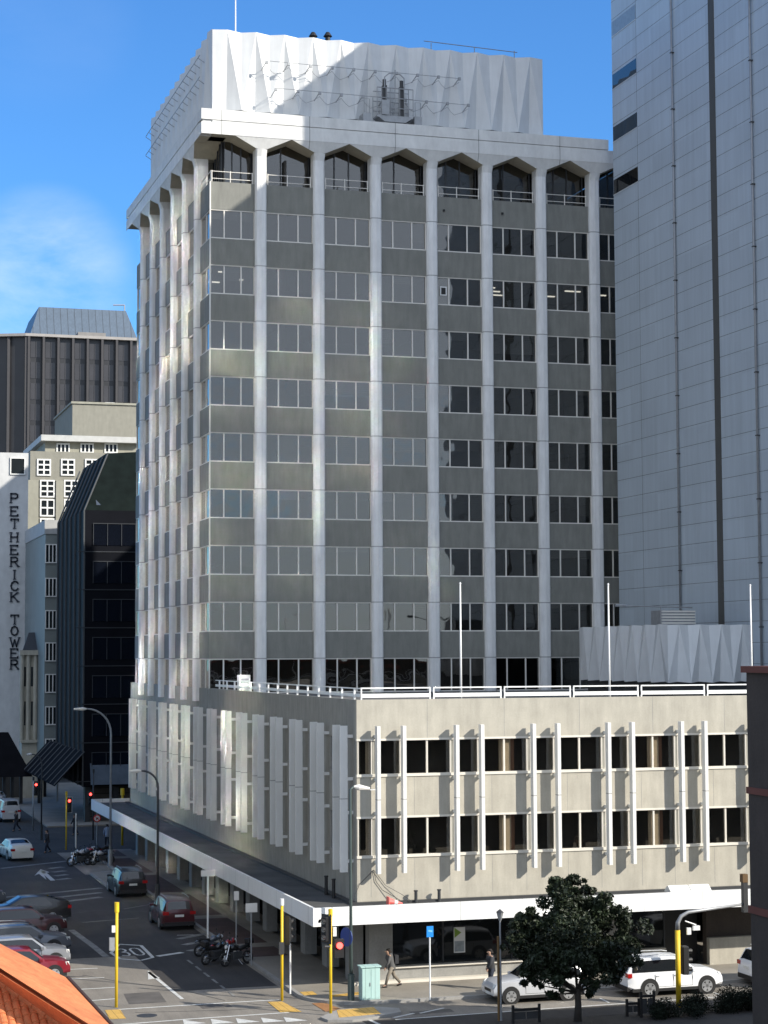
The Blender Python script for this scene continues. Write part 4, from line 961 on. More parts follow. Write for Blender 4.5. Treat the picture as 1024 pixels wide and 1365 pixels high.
# signals
def signal(label, b, top, heads, m=None, cap=None, extra=None, r=.06):
    t = thing('traffic_signal', label, 'traffic signal', tuple(b))
    MB().tube([b, (b.x, b.y, top)], r, 10).build('pole', m or M['yellow'], t, True)
    MB().tube([(b.x, b.y, top), (b.x, b.y, top+.28)], r*1.5, 10).build('pole_cap', cap or M['yellow'], t)
    for (dx, dy, z, ang, lit, board) in heads:
        c = Vector((b.x+dx, b.y+dy, z)); Rz = Matrix.Rotation(ang, 3, 'Z')      # ang 0 faces the camera (-Y)
        def W(mb): mb.v = [tuple(c+Rz@Vector(v)) for v in mb.v]; return mb
        h = W(MB().box(-.14, .14, -.1, .1, -.5, .5)).build('signal_head', M['black'], t); bevel(h, .03)
        if board: W(MB().box(-.24, .24, .1, .12, -.6, .6)).build('backing_board', M['dsteel'] if board == 1 else M['rail'], h); 
        if board == 2: W(MB().box(-.21, .21, .085, .1, -.57, .57)).build('backing_board', M['black'], h)
        for k, zz in enumerate((.32, 0, -.32)):
            W(MB().disc((0, -.11, zz), (0, 1, 0), .105, .03, 14)).build('lens', M['redlit'] if (lit == k) else M['offlens'] if lit != 0 else M['black'], h)
            v = MB(); n = 9; ring = []
            for i in range(n): an = R(-20+220*i/(n-1)); ring.append((math.cos(an)*.125, math.sin(an)*.125))
            for (a1, a2) in zip(ring[:-1], ring[1:]): v.add([(a1[0], -.11, zz+a1[1]), (a2[0], -.11, zz+a2[1]), (a2[0], -.30, zz+a2[1]), (a1[0], -.30, zz+a1[1])], [(0, 1, 2, 3)])
            W(v).build('visor', M['black'], h)
    if extra: extra(t, b)
    return t
def z_(px, py, b): return zat(px, py, b.y)
b = P0(376, 1334); b.z = KH*0
def ex(t, b):
    MB().box(b.x-.16, b.x+.06, b.y-.16, b.y-.05, z_(370, 1272, b), z_(370, 1256, b)).build('push_button_box', M['dsteel'], t)
signal('yellow signal pole with a white cap at the shaded kerb corner', b, z_(375, 1207, b), [(.28, .1, z_(382, 1240, b), R(120), -1, 1)], cap=M['rail'], extra=ex)
b = Vector((*atZ(441, 1354, 0)[:2], .1))
def ex(t, b):
    MB().box(b.x+.1, b.x+.24, b.y-.06, b.y+.06, z_(446, 1248, b), z_(446, 1236, b)).build('detector_box', M['rail'], t)
    c = (b.x+.36, b.y-.1, z_(451, 1262, b)); h = MB().box(c[0]-.2, c[0]+.2, b.y-.05, b.y+.1, c[2]-.45, c[2]+.3).build('side_signal_head', M['black'], t)
    MB().disc((c[0], c[1], c[2]+.05), (0, 1, 0), .13, .05, 16).build('lens', M['redlit'], h)
    MB().tube([(b.x-.25, b.y, z_(441, 1262, b)), (b.x, b.y, z_(441, 1262, b))], .06, 6).build('bracket_arm', M['dsteel'], t)
signal('yellow signal pole on the small kerbed island with a red lamp', b, z_(441, 1221, b), [(-.24, 0, z_(433, 1239, b), R(-50), -1, 1)], extra=ex)
b = P0(88, 1133); signal('far yellow signal pole with a white-edged head showing red', b, z_(88, 1060, b), [(.2, -.1, z_(92, 1073, b), 0, 0, 2)])
b = P0(44, 1108); signal('distant grey signal pole showing red beside the white van', b, z_(44, 1040, b), [(.2, -.1, z_(47, 1051, b), 0, 0, 1)], m=M['steel'], cap=M['dsteel'])
b = P0(124, 1120); signal('grey signal pole half behind the far canopy corner', b, z_(124, 1030, b), [(-.25, -.1, z_(120, 1064, b), 0, 0, 1)], m=M['dsteel'], cap=M['dsteel'])
# mast arm signal at right
b = Vector((*atZ(905, 1343, 0)[:2], 0)); t = thing('mast_arm_signal', 'long curved mast arm signal on a yellow post at right', 'traffic signal', tuple(b))
zt = z_(903, 1240, b); zc = z_(906, 1228, b)
MB().tube([b, (b.x, b.y, zt)], .11, 10).build('post', M['yellow'], t, True)
e = atY(993, 1205, b.y)
MB().tube([(b.x, b.y, zt), (b.x+.02, b.y, zc-.05), (b.x+.18, b.y, zc+.2), (b.x+.5, b.y, zc+.35), (float(e[0]), b.y, float(e[2]))], [.10, .09, .08, .07, .05], 10).build('mast_arm', M['steel'], t, True)
h = MB().box(b.x+.16, b.x+.45, b.y-.15, b.y+.2, z_(915, 1299, b), z_(915, 1261, b)).build('signal_head', M['black'], t); bevel(h, .04)
for k in range(3): MB().tube([(b.x+.45, b.y, z_(915, 1268+k*12, b)), (b.x+.62, b.y, z_(915, 1268+k*12, b))], .10, 8, cap=False).build('visor', M['black'], h)
MB().box(b.x+.42, b.x+.6, b.y-.05, b.y+.05, z_(915, 1246, b), z_(915, 1237, b)).build('sensor_box', M['rail'], t)
cmr = MB().tube([(b.x+.35, b.y, z_(912, 1228, b)), (b.x+.85, b.y, z_(928, 1233, b))], .03, 6); cmr.box(b.x+.7, b.x+1.0, b.y-.06, b.y+.06, z_(930, 1240, b), z_(930, 1234, b)); cmr.build('camera_bracket', M['rail'], t)
MB().box(e[0]-.1, e[0]+.1, b.y-.12, b.y+.12, z_(993, 1216, b), z_(993, 1168, b)).build('end_signal', M['dsteel'], t)
MB().box(e[0]-.14, e[0]+.1, b.y-.14, b.y+.14, z_(993, 1176, b), z_(993, 1165, b)).build('end_cap', mat('rusty_brown', (.14, .08, .03), .7), t)
# yellow pole left of road with sign plates
b = P0(155, 1343); t = thing('yellow_sign_pole', 'yellow pole on the sunlit near-left road edge with two small plates', 'pole', tuple(b))
MB().tube([b, (b.x, b.y, z_(155, 1204, b))], .065, 10).build('pole', M['yellow'], t, True)
MB().tube([(b.x, b.y, z_(155, 1216, b)), (b.x, b.y, z_(155, 1203, b))], .1, 10).build('cap', M['yellow'], t)
MB().box(b.x-.2, b.x-.06, b.y-.03, b.y+.1, z_(152, 1243, b), z_(152, 1234, b)).build('small_box', M['rail'], t)
MB().box(b.x-.3, b.x-.08, b.y-.02, b.y+.14, z_(152, 1267, b), z_(152, 1250, b)).build('control_box', M['steel'], t)
b = P0(163, 1127); t = thing('yellow_post', 'far yellow post rising behind the far end of the canopy', 'post', tuple(b)); MB().tube([b, (b.x, b.y, z_(163, 1058, b))], .09, 8).build('pole', M['yellow'], t, True); MB().tube([(b.x, b.y, z_(163, 1060, b)), (b.x, b.y, z_(163, 1051, b))], .16, 8).build('cap', M['yellow'], t)
# blue parking sign
b = Vector((*atZ(573.5, 1333, KH)[:2], KH)); t = thing('blue_sign', 'blue rectangular sign on a thin white pole at the kerb', 'road sign', tuple(b))
MB().tube([b, (b.x, b.y, z_(574, 1236, b))], .035, 8).build('pole', M['rail'], t)
pl = MB().box(b.x-.15, b.x+.15, b.y-.05, b.y-.035, z_(574, 1249, b), z_(574, 1234.5, b)).build('plate', M['blue'], t)
zc = z_(574, 1242, b); MB().prism([(b.x-.1, b.y-.052, zc+.02), (b.x+.1, b.y-.052, zc-.02), (b.x+.1, b.y-.052, zc+.06), (b.x-.06, b.y-.052, zc+.08)], (0, -.003, 0)).build('symbol', mat('pale_blue_print', (.2, .5, .85), .5), pl)
# no-right-turn sign
b = P0(129, 1128); t = thing('turn_ban_sign', 'round white and red no-turn sign on a grey pole by the far crossing', 'road sign', tuple(b))
MB().tube([b, (b.x, b.y, z_(128, 1083, b))], .04, 8).build('pole', M['steel'], t)
zc = z_(128, 1091, b); pl = MB().disc((b.x, b.y-.06, zc), (0, 1, 0), .29, .02, 24).build('plate', M['redp'], t)
MB().disc((b.x, b.y-.074, zc), (0, 1, 0), .215, .008, 24).build('face', M['rail'], pl)
g = MB(); g.prism([(b.x-.16, b.y-.08, zc+.13), (b.x-.13, b.y-.08, zc+.17), (b.x+.16, b.y-.08, zc-.13), (b.x+.13, b.y-.08, zc-.17)], (0, -.004, 0)); g.build('bar', M['redp'], pl)
g = MB(); g.box(b.x-.08, b.x-.03, b.y-.088, b.y-.084, zc-.14, zc+.04); g.box(b.x-.08, b.x+.05, b.y-.088, b.y-.084, zc, zc+.05); g.prism([(b.x+.04, b.y-.084, zc+.1), (b.x+.04, b.y-.084, zc-.05), (b.x+.13, b.y-.084, zc+.025)], (0, -.004, 0)); g.build('arrow', M['black'], pl)
# plain poles along the footpath
def pole_sign(px, py, ptop, label, m='steel', plate=None, r=.035):
    b = Vector((*atZ(px, py, KH)[:2], KH)); t = thing('sign_pole', label, 'sign pole', tuple(b))
    MB().tube([b, (b.x, b.y, z_(px, ptop, b))], r, 8).build('pole', M[m], t)
    if plate:
        w, y0, y1, mm = plate; MB().box(b.x-w, b.x+w, b.y-.05, b.y-.03, z_(px, y1, b), z_(px, y0, b)).build('plate', M[mm], t)
pole_sign(277, 1262, 1166, 'white sign pole just behind the motorbikes at the kerb', 'rail', (.36, 1160, 1168, 'alum'), .05)
pole_sign(315, 1272, 1188, 'thin grey sign pole under the canopy, left of the plated one', 'steel', (.12, 1188, 1200, 'alum'))
pole_sign(335, 1287, 1204, 'thin grey pole with two pale plates under the canopy edge', 'steel', (.28, 1204, 1216, 'alum'))
pole_sign(387, 1325, 1258, 'short plain white pole beside the white-capped signal pole', 'rail', None, .04)
pole_sign(101, 1131, 1084, 'short pale pole in front of the far motorbikes', 'alum', None, .06)
# blue disc sign on the lamp pole
b = Vector((-1.33, -3.65, 0)); zc = z_(463, 1250, b)
g = MB(); g.disc((b.x-.14, b.y+.2, zc), (.92, .38, 0), .40, .03, 24)
s = mesh_thing('blue_disc_sign', g, M['navy'], 'blue round sign mounted behind the slim green lamp pole', 'road sign')
# cabinet
cb = thing('service_cabinet', 'pale green roadside service cabinet beside the lamp pole', 'cabinet', (-.62, -3.9, KH))
zt = zat(494, 1289, -4.0)
o = MB().box(-1.0, -.2, -4.15, -3.65, KH+.06, zt).build('cabinet_body', M['cabinet'], cb); bevel(o, .015)
MB().box(-1.05, -.15, -4.2, -3.6, zt, zt+.05).build('lid', M['cabinet'], cb); MB().box(-1.03, -.17, -4.18, -3.62, KH, KH+.06).build('plinth', M['concrete'], cb)
g = MB(); g.box(-.98, -.61, -4.165, -4.15, KH+.12, zt-.06); g.box(-.59, -.22, -4.165, -4.15, KH+.12, zt-.06); d_ = g.build('door', M['cabinet'], cb); MB().box(-.66, -.63, -4.19, -4.165, .75, .9).build('handle', M['steel'], d_)
# black barrier panels
def barrier(x0, x1, yt, Y, label):
    zt = zat(700, yt, Y); t = thing('barrier_panel', label, 'barrier', ((x0+x1)/2, Y, KH))
    for x in (x0, x1): MB().box(x-.045, x+.045, Y-.045, Y+.045, KH, zt+.08).build('post', M['black'], t)
    MB().box(x0, x1, Y-.03, Y+.03, zt-.16, zt-.06).build('top_rail', M['black'], t); MB().box(x0+.06, (x0+x1)/2-.02, Y-.012, Y+.012, KH+.15, zt-.2).build('panel', M['dsteel'], t); MB().box((x0+x1)/2+.02, x1-.06, Y-.012, Y+.012, KH+.15, zt-.2).build('panel', M['dsteel'], t)
X_ = lambda px, Y: float(atY(px, 1350, Y)[0])
barrier(X_(684, -10.6), X_(719, -10.6), 1342, -10.6, 'black framed barrier left of the tree trunk')
barrier(X_(836, -10.6), X_(852, -10.6), 1343, -10.6, 'narrow black barrier right of the tree trunk')
barrier(X_(855, -11.0), X_(872, -11.0), 1334, -11.0, 'taller black barrier beside the round bushes')

# ================================================================== TREE AND BUSHES
def foliage(mb, c, rx, ry, rz, n, s=.13, rnd=random):
    for _ in range(n):
        while True:
            p = Vector((rnd.uniform(-1, 1), rnd.uniform(-1, 1), rnd.uniform(-1, 1)))
            if p.length < 1: break
        if p.length > 0: p = p*(.45+.55*rnd.random())/max(p.length, .3)*min(1, p.length+.35)
        q = Vector(c)+Vector((p.x*rx, p.y*ry, p.z*rz)); d = Vector((rnd.gauss(0, 1), rnd.gauss(0, 1), rnd.gauss(0, 1)+.4)).normalized()
        a = d.orthogonal().normalized(); a = Matrix.Rotation(rnd.random()*6.28, 3, d)@a; b = d.cross(a); k = s*rnd.uniform(.45, 1.25)
        mb.add([q-a*k, q-b*k*.5+d*k*.12, q+a*k, q+b*k*.5+d*k*.12], [(0, 1, 2, 3)])
TXc, TYc = 5.95, -10.9
tr = thing('street_tree', 'dark bushy street tree in front of the white canopy', 'tree', (TXc, TYc, KH))
rnd = random.Random(5)
g = MB(); clumps = []
def TP(px, py, dy=0): p = atY(px, py, TYc+dy); return Vector(p)
for (px, py, r, dy) in ((757, 1186, .55, 0), (757, 1205, .8, .2), (735, 1215, .8, -.4), (790, 1205, .6, .3), (804, 1212, .65, -.2), (822, 1232, .7, .1), (835, 1255, .6, 0), (708, 1232, .7, .2), (693, 1245, .5, -.2), (692, 1268, .55, .1), (705, 1290, .55, 0), (725, 1262, .9, .5), (725, 1290, .7, -.6), (752, 1240, 1.1, -.6), (770, 1262, 1.1, .6), (790, 1245, 1.0, .2), (815, 1275, .8, -.4), (835, 1285, .45, .3), (820, 1300, .5, .2), (795, 1290, .7, -.6), (748, 1300, .55, .2), (745, 1325, .35, -.2), (787, 1325, .3, 0), (775, 1225, .9, .7), (712, 1312, .3, .2), (765, 1280, .8, -1.0), (842, 1268, .35, 0), (680, 1262, .35, 0), (736, 1186, .35, 0), (770, 1178, .3, 0), (686, 1236, .25, 0), (760, 1172, .3, 0)):
    r *= 1.12; c = TP(px, py, dy); clumps.append((c, r))
    nsub = max(4, int(10*r*r+3))
    for _ in range(nsub):
        o = Vector((rnd.gauss(0, .48), rnd.gauss(0, .48), rnd.gauss(0, .42)))*r; rr = r*rnd.uniform(.26, .54)
        foliage(g, c+o, rr, rr, rr*.8, int(330*rr+60), .10, rnd)
g.build('crown', M['leaf'], tr)
g = MB(); base = Vector((TXc, TYc, KH)); fork = TP(770, 1318)
g.tube([base, base.lerp(fork, .5)+Vector((.03, 0, 0)), fork], [.17, .13, .12], 10); g.build('trunk', M['bark'], tr, True)
g = MB()
for (c, r) in clumps[::3]:
    m_ = fork.lerp(c, .5)+Vector((rnd.uniform(-.15, .15), rnd.uniform(-.15, .15), -.1)); g.tube([fork-Vector((0, 0, .15)), m_, c], [.06, .032, .012], 6)
g.build('limb', M['bark'], tr, True)
def bush(px, py, r, Y, label, n=5):
    c = Vector(atY(px, py, Y)); c.z = max(c.z-r*.6, .45); g = MB(); rr = random.Random(int(px))
    t = thing('bush', label, 'bush', (c.x, c.y, KH))
    for i in range(10): foliage(g, c+Vector((rr.gauss(0, .4)*r, rr.gauss(0, .35)*r, rr.gauss(0, .2)*r)), r*.6, r*.6, r*.5, 420, .05, rr)
    g.build('foliage', M['bush'], t); s = MB()
    for i in range(4): s.tube([(c.x+rr.uniform(-.1, .1), c.y, KH), (c.x+rr.uniform(-.3, .3), c.y+rr.uniform(-.2, .2), c.z)], [.03, .012], 5)
    s.build('stem', M['bark'], t)
bush(885, 1336, .62, -11.2, 'dark rounded bush left of the yellow mast post'); bush(928, 1335, .75, -11.2, 'dark rounded bush right of the yellow mast post')
bush(975, 1332, .85, -11.0, 'dark bush nearest the brown building'); bush(1003, 1320, .8, -10.8, 'dark bush tucked against the brown building wall')

# ================================================================== VEHICLES
def paint(name, rgb, rough=.28, metal=.25):
    m = mat(name, rgb, rough, metal, var=.04, scale=1); m.node_tree.nodes['Principled BSDF'].inputs['Coat Weight'].default_value = .6; return m
def car(kind, pm, label, pos, ang, cat='car', group='cars parked along the streets', lights=None, name='car'):
    """x forward, y left; body lofted from stations, wheels on the ground"""
    L, W, H, WB, RW = {'suv': (4.45, 1.84, 1.66, 2.68, .35), 'sedan': (4.6, 1.76, 1.45, 2.68, .32), 'hatch': (4.2, 1.76, 1.50, 2.58, .32), 'van': (4.8, 1.8, 1.95, 3.0, .33), 'wagon': (4.7, 1.8, 1.5, 2.75, .33)}[kind]
    t = thing(name, label, cat, pos, group, ang, local=True); h = W/2
    # stations: x, ztop, roofness (0 bonnet .. 1 roof)
    bel = H*.60
    if kind == 'sedan': S = [(-.5, .62, 0), (-.485, .74, 0), (-.46, .80, 0), (-.36, .82, 0), (-.20, .985, 1), (-.05, 1, 1), (.08, .98, 1), (.25, .70, 0), (.42, .62, 0), (.48, .52, 0), (.5, .42, 0)]
    elif kind == 'van': S = [(-.5, .5, 0), (-.492, .75, .4), (-.47, .97, 1), (-.3, 1, 1), (.1, 1, 1), (.24, .97, 1), (.36, .66, 0), (.45, .58, 0), (.485, .5, 0), (.5, .38, 0)]
    elif kind == 'wagon': S = [(-.5, .5, 0), (-.495, .66, .1), (-.42, .94, 1), (-.3, .98, 1), (0, 1, 1), (.08, .98, 1), (.24, .68, 0), (.42, .60, 0), (.48, .5, 0), (.5, .4, 0)]
    else: S = [(-.5, .5, 0), (-.495, .64, .05), (-.43, .93, 1), (-.3, .985, 1), (-.05, 1, 1), (.07, .975, 1), (.22, .665, 0), (.40, .62, 0), (.475, .54, 0), (.5, .42, 0)]
    zb = H*.16
    def ring(i):
        x, zt, rf = S[i]; xx = x*L; zt *= H; e = 1-max(0, abs(x)-.40)*1.1
        hw = h*e; zbelt = min(bel*(1.0 if rf > .3 else .99), zt-.02); zbelt = min(zbelt, bel); low = zb+(.10 if abs(x) > .47 else 0)
        wt = hw*(.74 if rf >= 1 else .86)
        zm = low+(zbelt-low)*.45
        return [(xx, -hw*.90, low), (xx, -hw, low+.10), (xx, -hw, zm), (xx, -hw*.95, zbelt), (xx, -wt, zt-.03), (xx, -wt*.55, zt+.012), (xx, wt*.55, zt+.012), (xx, wt, zt-.03), (xx, hw*.95, zbelt), (xx, hw, zm), (xx, hw, low+.10), (xx, hw*.90, low)]
    rs = [ring(i) for i in range(len(S))]; n = 12; v = [p for r_ in rs for p in r_]; f = []
    for i in range(len(rs)-1):
        for k in range(n): f.append((i*n+k, i*n+(k+1) % n, (i+1)*n+(k+1) % n, (i+1)*n+k))
    f += [tuple(range(n)), tuple(range((len(rs)-1)*n, len(rs)*n))]
    bd = MB().add(v, f).build('body', pm, t, True)
    ms = bd.modifiers.new('crease', 'EDGE_SPLIT'); ms.split_angle = R(38)
    # glazing laid 8 mm proud of the cabin surfaces
    ro = [i for i, s in enumerate(S) if s[2] >= 1]; i0, i1 = ro[0], ro[-1]
    def lerp(a, b, t_): return Vector(a).lerp(Vector(b), t_)
    for sgn, k1, k2 in ((-1, 3, 4), (1, 8, 7)):
        g = MB(); seq = [i0-1]+ro+[i1+1]; pts_l, pts_u = [], []
        for q, i in enumerate(seq):
            if q == 0: a, b = lerp(rs[i][k1], rs[i0][k1], .62), lerp(rs[i][k2], rs[i0][k2], .75); l, u = a.lerp(b, .10), a.lerp(b, .42)
            elif q == len(seq)-1: a, b = lerp(rs[i][k1], rs[i1][k1], .30), lerp(rs[i][k2], rs[i1][k2], .42); l, u = a.lerp(b, .10), a.lerp(b, .5)
            else: a, b = Vector(rs[i][k1]), Vector(rs[i][k2]); l, u = a.lerp(b, .08), a.lerp(b, .84)
            pts_l.append(l+Vector((0, sgn*.012, .004))); pts_u.append(u+Vector((0, sgn*.012, .004)))
        for a in range(len(seq)-1): g.quad(pts_l[a], pts_l[a+1], pts_u[a+1], pts_u[a])
        g.build('side_window', M['carglass'], t)
    def screen(ia, ib, nm, t0, t1):
        g = MB(); a, b = rs[ia], rs[ib]; d = (Vector(b[5])-Vector(a[5])).normalized(); nrm = Vector((-d.z, 0, d.x)); nrm = nrm if nrm.z > 0 else -nrm
        P = [lerp(a[4], b[4], t0)+Vector((0, .09, 0)), lerp(a[7], b[7], t0)-Vector((0, .09, 0)), lerp(a[7], b[7], t1)-Vector((0, .09, 0)), lerp(a[4], b[4], t1)+Vector((0, .09, 0))]
        Pm0 = lerp(a[5], b[5], t0); Pm1 = lerp(a[5], b[5], t1); Pn0 = lerp(a[6], b[6], t0); Pn1 = lerp(a[6], b[6], t1)
        for q_ in ((P[0], Pm0, Pm1, P[3]), (Pm0, Pn0, Pn1, Pm1), (Pn0, P[1], P[2], Pn1)): g.quad(*[p+nrm*.014 for p in q_])
        return g.build(nm, M['carglass'], t)
    screen(i1+1, i1, 'windscreen', .06, .93)
    screen(i0-1, i0, 'rear_window', .10, .92)
    # lower trim, wheels, lamps, plates, mirrors
    g = MB(); g.box(-L*.46, L*.46, -h*.985, h*.985, zb-.03, zb+.11); tr_ = g.build('sill_trim', M['black'], t)
    wh = None
    for sx in (1, -1):
        for sy in (1, -1):
            x = sx*WB/2+.02*L; y = sy*(h-.10)
            MB().disc((x, sy*(h-.006), RW+.02), (0, 1, 0), RW+.075, .02, 22).build('wheel_arch', M['black'], t)
            if wh is None:
                w = MB().tube([(0, -.11, 0), (0, -.10, 0), (0, .10, 0), (0, .11, 0)], [RW*.9, RW, RW, RW*.9], 22).build('wheel', M['rubber'], t, False)
                g = MB(); g.disc((0, 0, 0), (0, 1, 0), RW*.70, .226, 20); MB_rim = g.build('rim_dish', M['black'], w)
                g = MB()
                for s_ in (-1, 1):
                    for q in range(5):
                        an = 2*math.pi*q/5+.3; d = Vector((math.cos(an), 0, math.sin(an))); e = Vector((-d.z, 0, d.x))
                        g.prism([Vector((0, s_*.114, 0))-e*.05, d*RW*.66-e*.085+Vector((0, s_*.114, 0)), d*RW*.66+e*.085+Vector((0, s_*.114, 0)), Vector((0, s_*.114, 0))+e*.05], (0, s_*.012, 0))
                    n_ = 20
                    for q in range(n_):
                        a1, a2 = 2*math.pi*q/n_, 2*math.pi*(q+1)/n_
                        pts = [Vector((math.cos(a_)*rr_, s_*.116, math.sin(a_)*rr_)) for a_, rr_ in ((a1, RW*.62), (a2, RW*.62), (a2, RW*.72), (a1, RW*.72))]; g.prism(pts, (0, s_*.008, 0))
                g.build('rim', M['rim'], w); wh = w
            else: w = copy_tree(wh, t)
            w.location = (x, y, RW)
    zl = H*.47
    for sy in (1, -1):
        g = MB(); g.prism([(L*.455, sy*h*.90, zl-.02), (L*.492, sy*h*.62, zl-.05), (L*.487, sy*h*.62, zl+.10), (L*.44, sy*h*.93, zl+.13)], (.022, sy*.02, 0)); g.build('headlight', M['lampw'], t)
        z2 = H*(.55 if kind != 'van' else .5); g = MB(); g.box(-L*.503, -L*.46, sy*h*.62, sy*h*.955, z2-.07, z2+.10); g.build('tail_light', M['lampr'], t)
        g = MB(); g.box(L*.155, L*.195, sy*(h*.93), sy*(h+.17), bel, bel+.14); bevel(g.build('wing_mirror', pm, t), .02)
    g = MB(); g.box(L*.488, L*.502, -.38, .38, zb+.22, zb+.34); g.build('grille', M['black'], t)
    MB().box(-L*.506, -L*.497, -.24, .24, H*.44, H*.44+.12).build('number_plate', M['plate'], t); MB().box(L*.5, L*.508, -.22, .22, zb+.1, zb+.2).build('number_plate', M['plate'], t)
    g = MB(); g.box(-L*.505, -L*.46, -h*.86, h*.86, zb, zb+.2); g.build('rear_bumper', M['black'] if kind == 'suv' else pm, t)
    g = MB()
    for sy in (1, -1):
        for xx in (L*.17, -L*.03, -L*.22): g.box(xx-.006, xx+.006, sy*h*.985, sy*(h+.004), zb+.16, bel-.04)
        g.box(-L*.22, L*.17, sy*h*.985, sy*(h+.003), zb+.15, zb+.162)
    g.build('door_seams', M['black'], t)
    for sy in (1, -1):
        for xx in (L*.0, -L*.19): MB().box(xx-.08, xx+.08, sy*h*.97, sy*(h+.02), bel-.13, bel-.10).build('door_handle', pm, t)
    if kind in ('suv', 'wagon'):
        for sy in (1, -1): MB().tube([(-L*.38, sy*h*.66, H+.02), (-L*.2, sy*h*.66, H+.06), (L*.0, sy*h*.66, H+.05), (L*.06, sy*h*.66, H)], .018, 6).build('roof_rail', M['steel'], t)
    return t
cw_ = paint('white_car_paint', (.78, .79, .80), .3, 0); cs = paint('silver_car_paint', (.24, .25, .27), .3, .4); csl = paint('light_silver_car_paint', (.55, .56, .58), .3, .2); cblk = paint('black_car_paint', (.014, .015, .017)); cred = paint('dark_red_car_paint', (.065, .007, .011)); cr2 = paint('red_car_paint', (.20, .008, .018)); cgr = paint('grey_car_paint', (.09, .10, .12)); cmar = paint('maroon_car_paint', (.055, .012, .014)); coff = paint('cream_white_car_paint', (.66, .65, .60), .3, 0)
pv = Vector(atZ(900, 1328, 0)); car('suv', cw_, 'white SUV parked facing right behind the yellow mast post', (12.42, -5.45, 0), 0)
car('hatch', csl, 'silver hatchback parked behind the street tree', (6.35, -5.15, 0), R(180))
x = float(atZ(984, 1311, 0)[0]); car('suv', cw_, 'white SUV half hidden by the brown building', (x+2.35, -5.0, 0), 0)
car('hatch', cgr, 'dark car between the silver and the white parked cars', (-99, -99, 0), 0) if False else None
car('suv', cblk, 'black SUV parked at the kerb, seen from behind, farther one', (-4.3, 36.6, 0), R(91))
car('suv', cred, 'dark red SUV parked at the kerb beyond the motorbikes', (-4.22, 21.9, 0), R(90))
car('sedan', coff, 'cream-white sedan driving away at the far crossing', (-8.65, 59.8, 0), R(97), group='cars driving away')
car('van', paint('pale_van_paint', (.50, .51, .52), .35, 0), 'pale van seen from behind at the far side of the crossing', (-5.9, 92.5, 0), R(92), cat='van', group='cars driving away', name='van')
p = atZ(14, 1076, 0); car('sedan', cs, 'distant silver car beyond the pale van at left edge', (float(p[0])-1.2, float(p[1])+2, 0), R(88), group='cars driving away')
for px, py, kind, pm, lab, an in ((92, 1229, 'sedan', cblk, 'black sedan in the left parking row, farthest of the near four', 184),
      (92, 1247, 'hatch', cmar, 'maroon car parked in the left row between black and grey cars', 3),
      (91, 1272, 'wagon', cgr, 'grey wagon parked in the left row just behind the silver one', 2),
      (97, 1290, 'hatch', cs, 'silver car in the left row with a bright front corner', 2),
      (97, 1307, 'hatch', cr2, 'red car in the left row partly behind the orange roof', 1)):
    p = atZ(px, py, 0); L_ = 4.4; car(kind, pm, lab, (float(p[0])-L_/2, float(p[1])+.9, 0), R(an), group='cars in the left parking row')
p = atZ(8, 1212, 0); car('suv', cgr, 'dark grey SUV cut by the left edge beside the hatched crossing', (float(p[0])-2.2, float(p[1])+1.2, 0), R(3), group='cars in the left parking row')

